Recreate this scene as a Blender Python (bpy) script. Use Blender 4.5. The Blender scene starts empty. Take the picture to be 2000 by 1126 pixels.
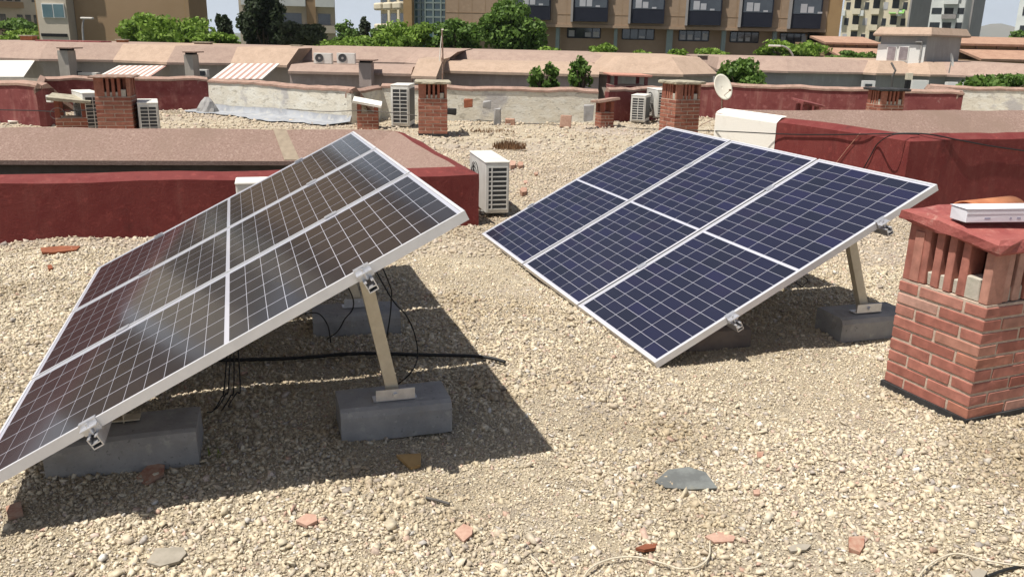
import bpy, math, random
import numpy as np
from mathutils import Vector, Matrix
random.seed(7); RNG=np.random.default_rng(7)
R=math.radians
sc=bpy.context.scene
col=sc.collection
# ------------------------------------------------------------------ camera
CF=1647.3; PT=0.28866; RO=0.0216; CH=1.659
Fv=Vector((0,math.cos(PT),-math.sin(PT))); Rv=Vector((1,0,0)); Uv=Rv.cross(Fv)
R2=Rv*math.cos(RO)+Uv*math.sin(RO); U2=-Rv*math.sin(RO)+Uv*math.cos(RO)
CC=Vector((0,0,CH))
cd=bpy.data.cameras.new('camera'); cam=bpy.data.objects.new('camera',cd); col.objects.link(cam)
cd.sensor_width=36; cd.lens=36*CF/2000; cd.clip_end=20000; cd.clip_start=.05
m=Matrix.Identity(4)
for i in range(3): m[i][0]=R2[i]; m[i][1]=U2[i]; m[i][2]=-Fv[i]; m[i][3]=CC[i]
cam.matrix_world=m; sc.camera=cam
def ray(u,v): return Fv+R2*((u-1000)/CF)-U2*((v-563)/CF)
def G(u,v,z=0.0):
    d=ray(u,v); return CC+d*((z-CC.z)/d.z)
def P(u,v,Y):
    d=ray(u,v); return CC+d*(Y/d.y)
def hor(u): return 74+(u-1000)*.0216

# ------------------------------------------------------------------ materials
def newmat(name):
    m=bpy.data.materials.new(name); m.use_nodes=True
    nt=m.node_tree; b=nt.nodes['Principled BSDF']; return m,nt,b
def L(nt,a,b): nt.links.new(a,b)
def nd(nt,t,**k):
    n=nt.nodes.new(t)
    for a,v in k.items(): setattr(n,a,v)
    return n
def ramp(nt,stops,interp='LINEAR'):
    r=nd(nt,'ShaderNodeValToRGB'); e=r.color_ramp.elements; r.color_ramp.interpolation=interp
    while len(e)>1: e.remove(e[-1])
    e[0].position=stops[0][0]; e[0].color=(*stops[0][1],1)
    for p,c in stops[1:]:
        x=e.new(p); x.color=(*c,1)
    return r
def noise(nt,scale,detail=4,rough=.6,vec=None,stretch=None):
    tc=nd(nt,'ShaderNodeTexCoord'); n=nd(nt,'ShaderNodeTexNoise')
    n.inputs['Scale'].default_value=scale; n.inputs['Detail'].default_value=detail; n.inputs['Roughness'].default_value=rough
    if stretch:
        mp=nd(nt,'ShaderNodeMapping'); mp.inputs['Scale'].default_value=stretch; L(nt,tc.outputs['Object'],mp.inputs[0]); L(nt,mp.outputs[0],n.inputs['Vector'])
    else: L(nt,tc.outputs['Object'],n.inputs['Vector'])
    return n.outputs['Fac']
def mix(nt,fac,a,b,mode='MIX'):
    x=nd(nt,'ShaderNodeMix',data_type='RGBA',blend_type=mode)
    for s,i in ((fac,0),(a,6),(b,7)):
        if isinstance(s,(int,float)): x.inputs[i].default_value=s
        elif isinstance(s,tuple): x.inputs[i].default_value=(*s,1)
        else: L(nt,s,x.inputs[i])
    return x.outputs[2]
def bump(nt,b,h,strength=.4,dist=.01):
    n=nd(nt,'ShaderNodeBump'); n.inputs['Strength'].default_value=strength; n.inputs['Distance'].default_value=dist
    L(nt,h,n.inputs['Height']); L(nt,n.outputs[0],b.inputs['Normal'])
def simple(name,c1,c2=None,scale=8,rough=.8,metal=0,bstr=.3,bdist=.005,bscale=None,lo=.35,hi=.65,stretch=None,spec=.3,detail=5):
    m,nt,b=newmat(name); b.inputs['Roughness'].default_value=rough; b.inputs['Metallic'].default_value=metal
    b.inputs['Specular IOR Level'].default_value=spec
    if c2 is None: b.inputs['Base Color'].default_value=(*c1,1)
    else:
        r=ramp(nt,[(lo,c1),(hi,c2)]); L(nt,noise(nt,scale,detail,stretch=stretch),r.inputs[0]); L(nt,r.outputs[0],b.inputs['Base Color'])
    if bstr: bump(nt,b,noise(nt,bscale or scale*4,4),bstr,bdist)
    return m
def island(name,stops,rough=.9,nscale=40,namt=.25,bstr=.3,bdist=.003,spec=.25,big=False):
    m,nt,b=newmat(name); b.inputs['Roughness'].default_value=rough; b.inputs['Specular IOR Level'].default_value=spec
    g=nd(nt,'ShaderNodeNewGeometry'); r=ramp(nt,stops); L(nt,g.outputs['Random Per Island'],r.inputs[0])
    n=ramp(nt,[(.3,(1-namt,)*3),(.7,(1+namt*.3,)*3)]); L(nt,noise(nt,nscale,3),n.inputs[0])
    cc_=mix(nt,1.0,r.outputs[0],n.outputs[0],'MULTIPLY')
    if big:
        n2=ramp(nt,[(.35,(.74,.70,.64)),(.50,(1,1,1)),(.68,(1.06,1.05,1.03))]); L(nt,noise(nt,1.1,5,.65),n2.inputs[0]); cc_=mix(nt,1.0,cc_,n2.outputs[0],'MULTIPLY')
    L(nt,cc_,b.inputs['Base Color'])
    if bstr: bump(nt,b,noise(nt,nscale*2,3),bstr,bdist)
    return m
def layered(name,base,layers,rough=.85,bscale=60,bstr=.4,bdist=.006,spec=.25):
    """layers: (colour, noise scale, lo, hi, stretch)"""
    m,nt,b=newmat(name); b.inputs['Roughness'].default_value=rough; b.inputs['Specular IOR Level'].default_value=spec
    c=base
    for colr,s,lo,hi,st in layers:
        r=ramp(nt,[(lo,(0,0,0)),(hi,(1,1,1))]); L(nt,noise(nt,s,6,.65,stretch=st),r.inputs[0]); c=mix(nt,r.outputs[0],c,colr)
    L(nt,c,b.inputs['Base Color'])
    bump(nt,b,noise(nt,bscale,5,.7),bstr,bdist)
    return m
M={}
M['gravel']=layered('gravel_dust',(0.516,0.440,0.315),[((0.373,0.317,0.239),9,.45,.62,None),((0.616,0.545,0.419),3,.5,.7,None),((0.297,0.245,0.180),70,.5,.62,None),((0.396,0.334,0.279),.35,.5,.65,None)],rough=.95,bscale=70,bstr=.9,bdist=.02)
M['stones']=island('gravel_stones',[(0,(0.620,0.527,0.374)),(.3,(0.684,0.593,0.443)),(.45,(0.556,0.465,0.328)),(.6,(0.748,0.669,0.523)),(.75,(0.470,0.398,0.306)),(.86,(0.641,0.539,0.409)),(.93,(0.385,0.344,0.306)),(.955,(0.791,0.754,0.681)),(.985,(0.535,0.356,0.272)),(1,(0.513,0.420,0.340))],nscale=60,namt=.30,bstr=0,big=True)
M['stones_far']=island('gravel_stones_far',[(0,(0.532,0.440,0.324)),(.4,(0.612,0.519,0.398)),(.6,(0.473,0.391,0.294)),(.75,(0.403,0.342,0.273)),(.9,(0.631,0.548,0.452)),(.96,(0.335,0.293,0.262)),(1,(0.454,0.313,0.252))],nscale=20,namt=.2,bstr=0,big=True)
M['red']=layered('red_paint',(.165,.034,.030),[((.21,.065,.055),7,.52,.85,(1,1,.12)),((.10,.022,.02),4,.56,.70,(1,1,.2)),((.145,.025,.023),5,.45,.65,None),((.235,.052,.045),14,.55,.72,None),((.23,.08,.07),2.2,.64,.80,None)],rough=.75,bscale=45,bstr=.45,bdist=.01)
M['redold']=layered('faded_red_paint',(.20,.058,.055),[((.30,.14,.12),6,.50,.70,(1,1,.12)),((.16,.040,.040),4,.45,.65,None),((.33,.13,.12),9,.55,.75,None),((.36,.27,.23),3,.66,.76,None)],rough=.85,bscale=30,bstr=.4,bdist=.01)
M['pink']=layered('pink_stucco',(.275,.19,.155),[((.215,.14,.112),45,.45,.6,None),((.35,.255,.21),30,.52,.68,None),((.23,.16,.125),1.3,.45,.7,None)],rough=.95,bscale=80,bstr=.6,bdist=.01)
M['pinkfar']=layered('pink_roof_band',(0.353,0.260,0.210),[((0.294,0.211,0.173),3,.4,.65,None),((0.402,0.288,0.231),14,.5,.7,None)],rough=.95,bscale=20,bstr=.3,bdist=.02)
M['sand']=layered('sand_roof_band',(.42,.31,.235),[((.35,.255,.19),3,.4,.65,None),((.47,.34,.25),14,.5,.7,None)],rough=.95,bscale=20,bstr=.3,bdist=.02)
M['coping']=layered('coping',(.36,.235,.185),[((.27,.18,.14),6,.45,.6,None),((.42,.32,.26),20,.55,.7,None)],rough=.95,bscale=40,bstr=.5,bdist=.01)
M['peel']=layered('peeling_whitewash',(.66,.62,.52),[((.72,.70,.62),3,.45,.6,(1,1,2)),((.44,.41,.34),5,.56,.66,(1,1,2.5)),((.30,.28,.24),9,.64,.70,(1,1,1.6)),((.46,.44,.42),.7,.6,.66,None)],rough=.95,bscale=22,bstr=.7,bdist=.02)
M['white']=layered('white_paint',(.80,.77,.70),[((.70,.66,.58),3,.5,.75,None)],rough=.8,bscale=40,bstr=.35,bdist=.008)
M['wellwall']=layered('grey_well_wall',(.30,.26,.21),[((.22,.19,.155),4,.4,.65,None)],bscale=25)
M['housewall']=layered('grey_render',(.40,.36,.31),[((.35,.315,.27),1.2,.4,.65,None),((.44,.40,.35),5,.5,.7,(1,1,.3))],bscale=14,bstr=.15)
M['housewall2']=layered('bluegrey_render',(.35,.34,.32),[((.31,.30,.28),1.0,.4,.65,None),((.39,.38,.36),5,.5,.7,(1,1,.3))],bscale=14,bstr=.15)
M['pinkwall']=layered('pinkish_render',(.42,.34,.30),[((.36,.29,.255),1.2,.4,.65,None),((.46,.38,.34),6,.5,.7,(1,1,.3))],bscale=14,bstr=.15)
M['concrete']=layered('kerb_concrete',(.36,.35,.34),[((.27,.265,.26),5,.4,.65,None),((.46,.44,.40),14,.58,.72,None),((.17,.165,.16),45,.62,.70,None),((.26,.24,.21),3,.55,.7,None)],rough=.9,bscale=90,bstr=.5,bdist=.004)
M['concbrown']=layered('weathered_concrete',(.20,.165,.14),[((.14,.12,.105),7,.4,.65,None)],rough=.9,bscale=80)
M['slab']=layered('concrete_slab',(.40,.36,.27),[((.26,.235,.18),8,.45,.62,None),((.50,.47,.40),15,.6,.75,None)],rough=.95,bscale=40)
M['bitumen']=simple('bitumen',(.022,.022,.024),(.05,.05,.05),14,.7)
M['silver']=layered('silver_roof_coating',(.33,.345,.37),[((.24,.25,.27),3,.45,.65,None),((.42,.41,.38),7,.52,.7,None)],rough=.75,bscale=12,bstr=.2)
M['patch']=simple('old_mortar',(.33,.27,.20),(.26,.21,.155),12,.95)
M['chipred']=simple('dusty_tile_red',(.33,.16,.11),(.44,.30,.22),35,.95)
M['chippink']=simple('dusty_tile_pink',(.50,.33,.25),(.40,.24,.18),30,.95)
M['alu']=simple('aluminium',(.72,.72,.74),(.62,.62,.64),30,.38,metal=.75,bstr=.05,spec=.5)
M['alufr']=simple('anodised_frame',(.74,.735,.75),(.68,.675,.69),12,.42,metal=.35,bstr=.03,spec=.5)
M['leg']=simple('leg_metal',(.66,.58,.44),(.58,.50,.37),25,.5,metal=.4,bstr=.08)
M['ac']=simple('ac_casing',(.72,.71,.66),(.62,.60,.55),5,.5,bstr=.05,spec=.4)
M['acgrey']=simple('ac_grey',(.36,.35,.33),(.30,.29,.27),6,.6,bstr=.05)
M['dark']=simple('dark_void',(.012,.012,.013),None,rough=.8,bstr=0)
M['fins']=simple('coil_fins',(.045,.05,.055),(.09,.09,.09),60,.5,metal=.3,bstr=0)
M['brick']=island('brick_red',[(0,(0.385,0.151,0.114)),(.3,(0.418,0.174,0.132)),(.55,(0.352,0.133,0.100)),(.75,(0.451,0.209,0.160)),(.86,(0.396,0.151,0.098)),(.95,(0.506,0.301,0.240)),(1,(0.319,0.116,0.092))],nscale=16,namt=.30,bstr=.5,rough=.85)
M['brickfar']=island('brick_brown',[(0,(.31,.11,.07)),(.3,(.37,.15,.10)),(.6,(.26,.09,.06)),(.85,(.40,.19,.13)),(1,(.30,.10,.065))],nscale=18,namt=.3,bstr=.4)
M['mortar']=simple('mortar',(.58,.46,.37),(.42,.33,.26),30,.95,bstr=.5)
M['pad']=simple('mortar_pad',(.42,.39,.32),(.52,.47,.40),18,.95,bstr=.5)
M['capred']=layered('red_cap_paint',(0.319,0.095,0.081),[((0.448,0.257,0.210),9,.58,.70,None),((0.189,0.068,0.056),16,.60,.68,None),((0.248,0.061,0.056),6,.45,.65,None),((0.389,0.149,0.126),20,.55,.7,None)],rough=.7,bscale=50,bstr=.5,bdist=.01)
M['terra']=simple('terracotta',(.46,.19,.09),(.36,.13,.06),14,.85)
M['terrapink']=simple('pink_terracotta',(.52,.28,.20),(.44,.20,.15),20,.9)
M['rust']=simple('rust_brown',(.20,.065,.035),(.28,.10,.05),20,.9)
M['yell']=simple('ochre_chip',(.46,.30,.13),(.38,.24,.10),15,.85)
M['slate']=layered('slate',(.13,.135,.13),[((.19,.20,.19),12,.45,.65,None),((.24,.22,.16),5,.6,.75,None)],rough=.6,bscale=50)
M['paleslab']=simple('pale_stone',(.36,.32,.26),(.28,.25,.20),18,.95)
M['cable']=simple('black_cable',(.018,.018,.018),None,rough=.5,bstr=0)
M['cablegrey']=simple('dusty_cable',(.12,.11,.10),(.07,.065,.06),30,.7,bstr=0)
M['rope']=simple('pale_twine',(.62,.56,.44),(.50,.44,.33),60,.9,bstr=.2)
M['card']=simple('white_card',(.78,.77,.82),(.70,.69,.74),7,.7,bstr=.05)
M['cardink']=simple('grey_print',(.35,.35,.45),None,bstr=0)
M['dish']=simple('dish_paint',(.76,.73,.62),(.70,.66,.55),5,.5,bstr=0,spec=.5)
M['rustmetal']=simple('rusty_metal',(.22,.12,.08),(.32,.24,.2),20,.8,metal=.2)
M['dry']=island('dry_weeds',[(0,(.22,.13,.07)),(.5,(.30,.17,.09)),(1,(.16,.09,.05))],nscale=5,bstr=0)
M['grassb']=island('green_blades',[(0,(.22,.30,.05)),(1,(.30,.34,.08))],nscale=5,bstr=0)
def leafmat(name,stops):
    m,nt,b=newmat(name); b.inputs['Roughness'].default_value=.6; b.inputs['Specular IOR Level'].default_value=.3
    g=nd(nt,'ShaderNodeNewGeometry'); r=ramp(nt,stops); L(nt,g.outputs['Random Per Island'],r.inputs[0]); L(nt,r.outputs[0],b.inputs['Base Color'])
    t=nd(nt,'ShaderNodeBsdfTranslucent'); L(nt,r.outputs[0],t.inputs[0]); ms=nd(nt,'ShaderNodeMixShader'); ms.inputs[0].default_value=.35
    L(nt,b.outputs[0],ms.inputs[1]); L(nt,t.outputs[0],ms.inputs[2]); L(nt,ms.outputs[0],nt.nodes['Material Output'].inputs[0]); return m
M['leaf']=leafmat('leaf_bright',[(0,(0.150,0.250,0.035)),(.4,(0.210,0.330,0.050)),(.75,(0.270,0.390,0.070)),(1,(0.100,0.170,0.030))])
M['leafmid']=leafmat('leaf_mid',[(0,(.10,.19,.035)),(.5,(.16,.26,.05)),(1,(.07,.13,.03))])
M['leafdark']=leafmat('leaf_dark',[(0,(.025,.042,.018)),(.5,(.045,.065,.028)),(1,(.06,.08,.04))])
M['leafolive']=leafmat('leaf_olive',[(0,(.09,.11,.05)),(.5,(.13,.15,.075)),(1,(.06,.075,.035))])
M['bark']=simple('bark',(.10,.075,.05),(.16,.12,.085),12,.95)
M['brownb']=layered('brown_cladding',(0.345,0.249,0.171),[((0.310,0.220,0.149),.25,.4,.65,None),((0.368,0.266,0.182),3,.5,.7,None)],rough=.8,bscale=4,bstr=.05)
M['ochreb']=layered('ochre_cladding',(.36,.24,.12),[((.31,.20,.10),.4,.4,.65,None)],rough=.8,bscale=4,bstr=.05)
M['brownl']=layered('ochre_brown_render',(0.345,0.237,0.143),[((0.310,0.209,0.121),.25,.4,.65,None)],rough=.85,bscale=4,bstr=.05)
M['beige']=layered('beige_render',(0.550,0.484,0.389),[((0.462,0.407,0.324),.5,.4,.65,None)],rough=.85,bscale=4,bstr=.1)
M['cream']=layered('cream_render',(.66,.60,.46),[((.56,.50,.38),.5,.4,.65,None)],rough=.85,bscale=4,bstr=.1)
M['greyb']=layered('grey_render_far',(.32,.30,.29),[((.28,.265,.255),.5,.4,.65,None)],rough=.85,bscale=4,bstr=.1)
M['whiteb']=layered('white_render_far',(0.694,0.717,0.694),[((0.605,0.627,0.616),.5,.4,.65,None)],rough=.85,bscale=4,bstr=.1)
M['teal']=simple('grey_green_metal',(.24,.29,.27),(.20,.25,.23),2,.6,bstr=0)
M['glass']=simple('window_glass',(.03,.035,.045),(.05,.06,.07),.8,.08,bstr=0,spec=.8)
M['glassblue']=simple('blue_glass',(.05,.11,.12),(.09,.17,.18),.5,.08,bstr=0,spec=.8)
M['navy']=simple('navy_panel',(.010,.012,.022),(.015,.017,.028),1,.5,bstr=0)
M['blind']=simple('white_blind',(.45,.45,.47),(.38,.38,.40),1,.7,bstr=0)
M['whiteframe']=simple('white_frame',(.75,.74,.70),None,rough=.5,bstr=0)
M['curtain']=simple('net_curtain',(.24,.20,.21),(.36,.31,.31),4,.8,bstr=0)
M['tile']=layered('roof_tiles',(.38,.235,.165),[((.31,.18,.125),1.5,.4,.65,None),((.50,.31,.21),6,.5,.7,None)],rough=.9,bscale=12)
M['awnwhite']=simple('white_awning',(.66,.63,.57),None,rough=.8,bstr=0)
M['awnred']=simple('red_awning_stripe',(.40,.25,.21),None,rough=.8,bstr=0)
M['awngreen']=simple('green_awning',(.17,.36,.09),None,rough=.8,bstr=0)
M['street']=layered('street_ground',(.16,.15,.14),[((.08,.11,.04),.05,.45,.55,None)],rough=.95,bscale=3)
M['mount']=simple('mountain_rock',(.12,.13,.10),(.20,.18,.14),.004,.95,bstr=0)
# solar cells
def cellmat(name,stops,tint,rough,coat,ior):
    m,nt,b=newmat(name); b.inputs['Roughness'].default_value=rough; b.inputs['Specular IOR Level'].default_value=.5
    g=nd(nt,'ShaderNodeNewGeometry'); r=ramp(nt,stops); L(nt,g.outputs['Random Per Island'],r.inputs[0])
    tc=nd(nt,'ShaderNodeTexCoord'); w=nd(nt,'ShaderNodeTexWave'); w.wave_type='BANDS'; w.bands_direction='X'; w.inputs['Scale'].default_value=20.2
    L(nt,tc.outputs['Object'],w.inputs[0]); wr=ramp(nt,[(.86,(0,0,0)),(1,(1,1,1))]); L(nt,w.outputs['Fac'],wr.inputs[0])
    L(nt,mix(nt,wr.outputs[0],r.outputs[0],tint),b.inputs['Base Color'])
    b.inputs['Coat Weight'].default_value=1; b.inputs['Coat Roughness'].default_value=coat; b.inputs['Coat IOR'].default_value=ior; b.inputs['Specular IOR Level'].default_value=.15
    return m
M['cellmono']=cellmat('mono_cells',[(0,(.016,.012,.013)),(.5,(.022,.016,.016)),(1,(.018,.014,.017))],(.04,.036,.036),.5,.10,1.32)
M['cellpoly']=cellmat('poly_cells',[(0,(.010,.011,.026)),(.3,(.012,.013,.034)),(.6,(.009,.011,.022)),(.85,(.014,.014,.046)),(1,(.014,.012,.026))],(.035,.04,.075),.5,.06,1.16)
m,nt,b=newmat('backsheet'); b.inputs['Base Color'].default_value=(.50,.50,.56,1); b.inputs['Roughness'].default_value=.5; b.inputs['Coat Weight'].default_value=1; b.inputs['Coat Roughness'].default_value=.05; M['backsheet']=m

# ------------------------------------------------------------------ mesh helper
INV={}
class MB:
    def __init__(s): s.v=[]; s.f=[]; s.mi=[]; s.cur=0
    def add(s,vs,fs):
        n=len(s.v); s.v+=[tuple(x) for x in vs]; s.f+=[tuple(i+n for i in f) for f in fs]; s.mi+=[s.cur]*len(fs); return s
    def box(s,c,size,rz=0,M3=None,jit=0):
        hx,hy,hz=size[0]/2,size[1]/2,size[2]/2
        vs=[Vector((x*hx,y*hy,z*hz)) for x in(-1,1) for y in(-1,1) for z in(-1,1)]
        if jit: vs=[v+Vector((random.uniform(-jit,jit),random.uniform(-jit,jit),random.uniform(-jit,jit))) for v in vs]
        if M3 is not None: vs=[M3@v for v in vs]
        elif rz: rm=Matrix.Rotation(rz,3,'Z'); vs=[rm@v for v in vs]
        c=Vector(c)
        return s.add([v+c for v in vs],[(0,1,3,2),(4,6,7,5),(0,4,5,1),(2,3,7,6),(0,2,6,4),(1,5,7,3)])
    def bar(s,a,b,w,h,up=(0,0,1)):
        a=Vector(a);b=Vector(b);d=b-a;l=d.length;d.normalize();up=Vector(up)
        x=d.cross(up)
        if x.length<1e-4: x=d.cross(Vector((1,0,0)))
        x.normalize();y=x.cross(d)
        return s.box((a+b)/2,(w,l,h),M3=Matrix((x,d,y)).transposed())
    def tube(s,pts,r,n=8,r1=None):
        pts=[Vector(p) for p in pts]; rings=[]; N=len(pts)
        prev=None
        for i,p in enumerate(pts):
            d=(pts[min(i+1,N-1)]-pts[max(i-1,0)]).normalized()
            if prev is None: x=d.cross(Vector((0,0,1)) if abs(d.z)<.9 else Vector((1,0,0))).normalized()
            else: x=(prev-d*prev.dot(d)).normalized()
            prev=x; y=d.cross(x); rr=r if r1 is None else r+(r1-r)*i/(N-1)
            rings.append([p+(x*math.cos(2*math.pi*k/n)+y*math.sin(2*math.pi*k/n))*rr for k in range(n)])
        vs=[v for g in rings for v in g]; fs=[]
        for i in range(N-1):
            for k in range(n):
                a=i*n+k;b=i*n+(k+1)%n; fs.append((a,b,b+n,a+n))
        fs.append(tuple(range(n-1,-1,-1))); fs.append(tuple((N-1)*n+k for k in range(n)))
        return s.add(vs,fs)
    def prism(s,poly,z0,z1):
        n=len(poly); vs=[(x,y,z0) for x,y in poly]+[(x,y,z1) for x,y in poly]
        return s.add(vs,[tuple(range(n-1,-1,-1)),tuple(range(n,2*n))]+[(i,(i+1)%n,n+(i+1)%n,n+i) for i in range(n)])
    def quad(s,a,b,c,d): return s.add([a,b,c,d],[(0,1,2,3)])
    def slab(s,pts,t):
        """thin plate from 4 coplanar-ish points with thickness t along its normal"""
        pts=[Vector(p) for p in pts]; n=(pts[1]-pts[0]).cross(pts[2]-pts[0]).normalized()*t
        k=len(pts); vs=pts+[p-n for p in pts]
        return s.add(vs,[tuple(range(k)),tuple(range(2*k-1,k-1,-1))]+[(i,k+i,k+(i+1)%k,(i+1)%k) for i in range(k)])
    def build(s,name,mats,parent=None,world=False,bevel=0,seg=2,smooth=False,auto=False):
        me=bpy.data.meshes.new(name); vs=s.v
        if world and parent is not None:
            inv=INV[parent.name]; vs=[tuple(inv@Vector(v)) for v in vs]
        me.from_pydata(vs,[],s.f); 
        if not isinstance(mats,(list,tuple)): mats=[mats]
        for mm in mats: me.materials.append(M[mm] if isinstance(mm,str) else mm)
        me.polygons.foreach_set('material_index',s.mi)
        if smooth: me.polygons.foreach_set('use_smooth',[True]*len(s.f))
        me.update()
        o=bpy.data.objects.new(name,me); col.objects.link(o)
        if parent is not None: o.parent=parent
        if bevel:
            md=o.modifiers.new('bevel','BEVEL'); md.width=bevel; md.segments=seg; md.limit_method='ANGLE'; md.angle_limit=R(40)
        return o
def tag(o,label=None,cat=None,group=None,kind=None):
    if label: o['label']=label
    if cat: o['category']=cat
    if group: o['group']=group
    if kind: o['kind']=kind
    return o
def thing(name,label,cat,loc=(0,0,0),rz=0,group=None,M4=None):
    o=bpy.data.objects.new(name,None); col.objects.link(o); o.empty_display_size=.1
    mm=M4 if M4 is not None else Matrix.Translation(Vector(loc))@Matrix.Rotation(rz,4,'Z')
    o.matrix_world=mm; INV[o.name]=mm.inverted()
    tag(o,label,cat,group); return o
def copy_thing(root,loc,rz,label):
    def cp(o,par):
        c=o.copy(); col.objects.link(c)
        if par is not None: c.parent=par
        for ch in [x for x in col.objects if x.parent==o]: cp(ch,c)
        return c
    r=cp(root,None); r.matrix_world=Matrix.Translation(Vector(loc))@Matrix.Rotation(rz,4,'Z'); r['label']=label; return r

# ------------------------------------------------------------------ sky, sun
SAZ=R(-122); SEL=R(68)
sd=Vector((math.sin(SAZ)*math.cos(SEL),math.cos(SAZ)*math.cos(SEL),math.sin(SEL)))
w=bpy.data.worlds.new('World'); sc.world=w; w.use_nodes=True; nt=w.node_tree
sk=nd(nt,'ShaderNodeTexSky'); sk.sky_type='NISHITA'; sk.sun_disc=False; sk.sun_elevation=SEL; sk.sun_rotation=SAZ; sk.dust_density=2.6; sk.air_density=1.0; sk.ozone_density=1.2
bg=nt.nodes['Background']; bg.inputs[1].default_value=.058
# thin high cloud
tc=nd(nt,'ShaderNodeTexCoord'); mp=nd(nt,'ShaderNodeMapping'); mp.inputs['Scale'].default_value=(1,1,3.5); L(nt,tc.outputs['Generated'],mp.inputs[0])
cn=nd(nt,'ShaderNodeTexNoise'); cn.inputs['Scale'].default_value=2.4; cn.inputs['Detail'].default_value=7; L(nt,mp.outputs[0],cn.inputs['Vector'])
cr=ramp(nt,[(.50,(0,0,0)),(.72,(.75,.75,.75))]); L(nt,cn.outputs['Fac'],cr.inputs[0])
sx=nd(nt,'ShaderNodeSeparateXYZ'); L(nt,tc.outputs['Generated'],sx.inputs[0])
hr=ramp(nt,[(.0,(1,1,1)),(.06,(.75,.75,.75)),(.22,(0,0,0))]); L(nt,sx.outputs['Z'],hr.inputs[0])
c1=mix(nt,cr.outputs[0],sk.outputs[0],(8.0,8.4,9.0)); L(nt,mix(nt,hr.outputs[0],c1,(11.5,13.0,15.0)),bg.inputs[0])
sl=bpy.data.lights.new('sun','SUN'); sl.energy=5.0; sl.angle=R(.53); sl.color=(1,.955,.88)
so=bpy.data.objects.new('sun',sl); col.objects.link(so); so.rotation_euler=sd.to_track_quat('Z','Y').to_euler(); so.location=(-5,-5,30)
sc.view_settings.view_transform='Standard'; sc.view_settings.look='None'; sc.view_settings.exposure=.28; sc.view_settings.gamma=1
sc.cycles.max_bounces=6; sc.cycles.volume_bounces=0

# ------------------------------------------------------------------ roof (gravel)
def hz(x,y): return .012*np.sin(x*2.1+y*1.3)+.010*np.sin(x*.9-y*2.6+1)+.007*np.sin(x*5.3+y*4.1)+.005*np.sin(9*x-7*y)
def hzf(x,y): return float(hz(np.array(x),np.array(y)))
PA=[(-.32,7.60),(-1.42,10.90),(-8.6,9.95),(-8.6,5.45)]      # patio left: near-right, far-right, far-left, near-left (outer foot)
HB=.80
_a=G(1779,266,HB); _b=G(2000,261,HB); _c=G(1400,214,HB); _d=G(2000,215,HB)
_b2=_a+(_b-_a)*3.0; _d2=_c+(_d-_c)*1.5
PB=[(_a.x,_a.y),(_b2.x,_b2.y),(_d2.x,_d2.y),(_c.x,_c.y)]      # patio right: near corner, near-right, far-right, far-left
BW=[(-14,15.2),(-9.2,14.75)]
def gxy(u,v): q=G(u,v); return (q.x,q.y)
# back edge of the roof: foot of the walls, left to right
BW=[(-13.5,15.6),gxy(0,240),gxy(92,247),(-9.6,17.6),gxy(410,215),gxy(688,244),(-2.75,17.6),gxy(872,236),gxy(1166,241),gxy(1186,240),(4.1,19.9)]
BW+=[(9.6,18.6),(10.1,21.2),(17.0,18.9),(17.6,20.6),(21,20.4)]
def inside(px,py,poly):
    r=np.zeros(px.shape,bool); n=len(poly)
    for i in range(n):
        x0,y0=poly[i]; x1,y1=poly[(i+1)%n]
        c=((y0>py)!=(y1>py))&(px<(x1-x0)*(py-y0)/((y1-y0)+1e-12)+x0); r^=c
    return r
ROOF=[(-13.5,-5)]+BW+[(21,-5)]
def off(poly,d):
    """offset polygon (any orientation) inward by d"""
    n=len(poly); ar=sum(poly[i][0]*poly[(i+1)%n][1]-poly[(i+1)%n][0]*poly[i][1] for i in range(n)); sg=1 if ar>0 else -1
    out=[]
    for i in range(n):
        p0,p1,p2=Vector(poly[i-1]),Vector(poly[i]),Vector(poly[(i+1)%n])
        e1=(p1-p0).normalized();e2=(p2-p1).normalized()
        n1=Vector((-e1.y,e1.x))*sg;n2=Vector((-e2.y,e2.x))*sg
        mm=(n1+n2); mm/=max(.3,mm.length_squared/2)/1.0
        out.append(tuple(p1+mm*d))
    return out
step=.08
xs=np.arange(-13.5,21,step); ys=np.arange(-4,21,step)
X,Y=np.meshgrid(xs,ys); Z=hz(X,Y)
cx=(X[:-1,:-1]+step/2); cy=(Y[:-1,:-1]+step/2)
keep=inside(cx,cy,ROOF)&~inside(cx,cy,off(PA,.12))&~inside(cx,cy,off(PB,.12))
nx=len(xs); idx=np.arange(X.size).reshape(X.shape)
q=np.stack([idx[:-1,:-1],idx[:-1,1:],idx[1:,1:],idx[1:,:-1]],-1)[keep]
def mesh_np(name,V,Fq,mat,smooth=False):
    me=bpy.data.meshes.new(name); k=Fq.shape[1]
    me.vertices.add(len(V)); me.vertices.foreach_set('co',V.astype(np.float32).ravel())
    me.loops.add(Fq.size); me.loops.foreach_set('vertex_index',Fq.astype(np.int32).ravel())
    me.polygons.add(len(Fq)); me.polygons.foreach_set('loop_start',np.arange(0,Fq.size,k,dtype=np.int32)); 
    if smooth: me.polygons.foreach_set('use_smooth',np.ones(len(Fq),bool))
    me.update(calc_edges=True); me.materials.append(mat); o=bpy.data.objects.new(name,me); col.objects.link(o); return o
used=np.unique(q); rm=np.full(X.size,-1); rm[used]=np.arange(len(used))
V=np.stack([X.ravel(),Y.ravel(),Z.ravel()],1)[used]
tag(mesh_np('gravel_roof',V,rm[q],M['gravel'],True),kind='structure')
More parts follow.
